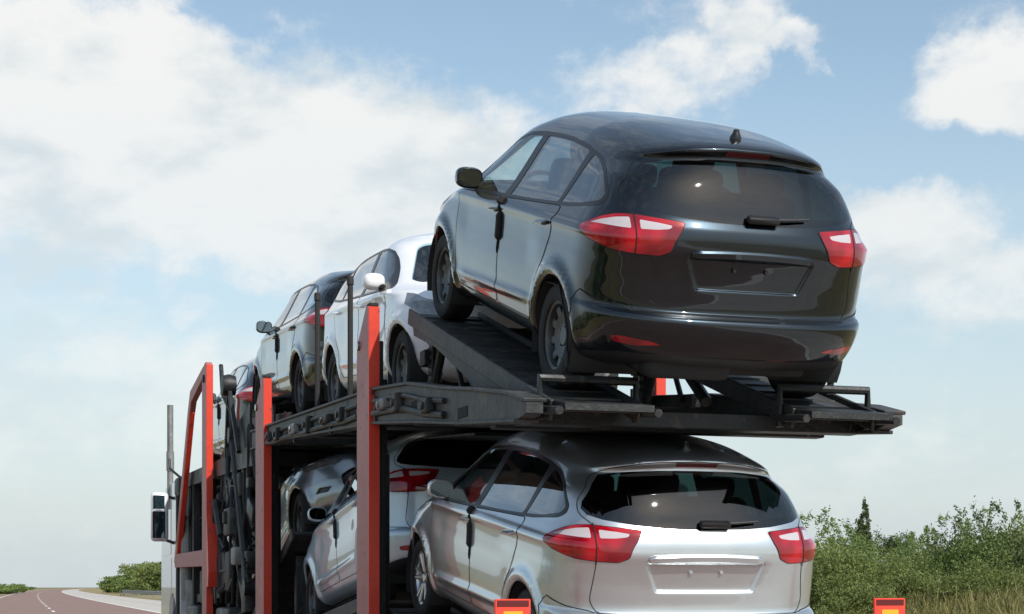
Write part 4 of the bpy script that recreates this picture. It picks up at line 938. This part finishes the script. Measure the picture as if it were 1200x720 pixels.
# dense dark lifting gear between the side frame and the trailer
for s in (1, -1):
    y = YC+s*1.06
    tl(MB().prism([(19.9,3.40),(19.9,2.32),(22.3,2.32),(22.3,2.95),(21.3,3.15)], 'y', y-.015, y+.015), 'gusset_plate', 'steel', lo)
    mb = MB().tube([(19.7, y+s*.06, 1.2), (20.9, y+s*.06, 3.1)], .055).tube([(20.9, y+s*.06, 3.1), (21.2, y+s*.06, 3.55)], .03)
    mb.lathe([(0, -.06), (.10, -.06), (.10, .06), (0, .06)], 16, 'y', (20.9, y+s*.06, 3.1)).lathe([(0, -.06), (.10, -.06), (.10, .06), (0, .06)], 16, 'y', (19.7, y+s*.06, 1.25))
    tl(mb, 'lift_cylinder', 'steel', lo)
    gr_ = np.random.default_rng(31+s)
    for k in range(16):
        x = 19.0+gr_.uniform(0, 3.2); z = gr_.uniform(1.0, 2.6); l = gr_.uniform(.3, 1.0); yy = y+s*gr_.uniform(-.02, .10)
        p = [(x, yy, z), (x+l*.4, yy+s*.03, z+l*gr_.uniform(-.5, .8)), (x+l*.7, yy, z+l*gr_.uniform(-.4, .9)), (x+l, yy-s*.04, z+l*gr_.uniform(-.4, .6))]
        tl(MB().tube(p, gr_.uniform(.018, .05), 7), 'hose', ('rubber', 'steel', 'steel', 'wornsteel')[k % 4], lo)
    for k in range(7):
        x = 19.1+gr_.uniform(0, 3.1); z = gr_.uniform(1.05, 2.5)
        tl(MB().box((x, y+s*.02, z), (gr_.uniform(.15, .5), .12, gr_.uniform(.12, .35)), (0, gr_.uniform(-.5, .5), 0), .02, 2), 'bracket', ('steel', 'wornsteel')[k % 2], lo)
    for k in range(5):
        mb = MB(); x = 19.9+.5*k; mb.tube([(x, y+s*.03, 2.35), (x+.06, y+s*.07, 2.05), (x+.30, y+s*.05, 1.80), (x+.25, y+s*.02, 1.4), (x+.45, y, 1.05)], .022, 7); tl(mb, 'hose', 'rubber', lo)
    tl(MB().box((21.0, y+s*.04, 2.05), (.5, .18, .34), None, .03, 2).box((21.0, y+s*.14, 2.10), (.12, .06, .16), None, .02), 'valve_box', 'wornsteel', lo)
    tl(MB().box((20.55, y+s*.04, 1.62), (.32, .16, .22), None, .03, 2), 'valve_box', 'galv', lo)
    tl(MB().box((21.75, y, 1.45), (.9, .10, .50), None, .03, 2), 'tool_box', 'steel', lo)
    tl(MB().beam((23.0, y, 1.0), (23.9, y, 2.7), .09, .11).beam((23.9, y, 1.1), (23.0, y, 2.7), .07, .09), 'brace', 'steel', lo)
    tl(MB().box((23.6, y-s*.05, 1.25), (1.6, .12, .5), None, .03), 'tool_box', 'steel', lo)
# cab: moulded shell, door, window, mirror, exhaust
cb = [(25.95,.75),(25.95,2.60),(26.05,2.78),(26.6,2.90),(27.5,2.86),(27.9,2.62),(28.15,1.75),(28.2,.55),(27.1,.55),(26.95,.95),(26.75,1.1),(26.45,1.1),(26.2,.95),(26.1,.75)]
cabm = MB().prism(cb, 'y', YC-1.2, YC+1.2, .05); cab = tl(cabm, 'cab', 'cabwhite', lo)
for s in (1, -1):
    y = YC+s*1.2
    obj('side_window', MB().prism([(26.75,1.75),(26.75,2.45),(27.55,2.45),(27.85,1.75)], 'y', y-.004, y+.006 if s > 0 else y+.004).mesh('side_window'), M['privacy'], cab)
    obj('door', MB().prism([(26.68,1.12),(26.68,1.70),(27.95,1.70),(27.98,1.12)], 'y', y-.006, y+.006, .004).mesh('door'), M['cabwhite'], cab)
    obj('cab_corner', MB().box((26.02, y-s*.04, 1.7), (.12, .10, 1.9), None, .02).mesh('cab_corner'), M['plastic'], cab)
obj('windscreen', MB().prism([(27.93,2.55),(28.14,1.80),(28.17,1.80),(27.96,2.56)], 'y', YC-1.08, YC+1.08).mesh('windscreen'), M['privacy'], cab)
mp = at_lat(187, 606, 2.80)
mh = tl(MB().box((mp.x, mp.y, mp.z), (.16, .26, .74), None, .06, 3), 'mirror', 'cabwhite', lo)
obj('glass', MB().box((mp.x-.083, mp.y+.02, mp.z-.12), (.012, .19, .40), None, .004).mesh('glass'), M['privacy'], mh)
obj('glass', MB().box((mp.x-.083, mp.y+.02, mp.z+.22), (.012, .17, .20), None, .004).mesh('glass'), M['privacy'], mh)
obj('arm', MB().tube([(mp.x+.02, mp.y-.05, mp.z+.33), (mp.x+.35, YC+1.2, mp.z+.30)], .025).tube([(mp.x+.02, mp.y-.05, mp.z-.33), (mp.x+.35, YC+1.2, mp.z-.38)], .025).mesh('arm'), M['plastic'], mh)
e0, e1 = at_lat(199.5, 475, 3.06), at_lat(199.5, 552, 3.06)
tl(MB().tube([e1+Vector((0, 0, -.6)), e0], .048, 14).lathe([(.048, 0), (.06, .0), (.06, .3), (.048, .3)], 14, 'z', e1), 'exhaust_stack', 'galv', lo)
mb = MB().box((25.6, YC, 2.0), (.5, 2.2, 1.6), None, .03); tl(mb, 'equipment_locker', 'steel', lo)
mb = MB().tube([(25.5, -3.15, 1.05), (25.5, -3.15, 2.3)], .10, 14).tube([(25.1, -3.2, .8), (25.1, -3.2, 1.35)], .13, 14); tl(mb, 'air_tank', 'galv', lo)
tl(MB().box((25.9, -3.2, 2.75), (.5, .35, .3), None, .06, 2).tube([(26.0, -3.1, 2.9), (26.3, -2.98, 3.05), (26.35, -2.98, 3.2)], .02), 'air_intake', 'plastic', lo)
tl(MB().box((18.6, YC, .85), (1.6, .16, .14)), 'drawbar', 'steel', lo)
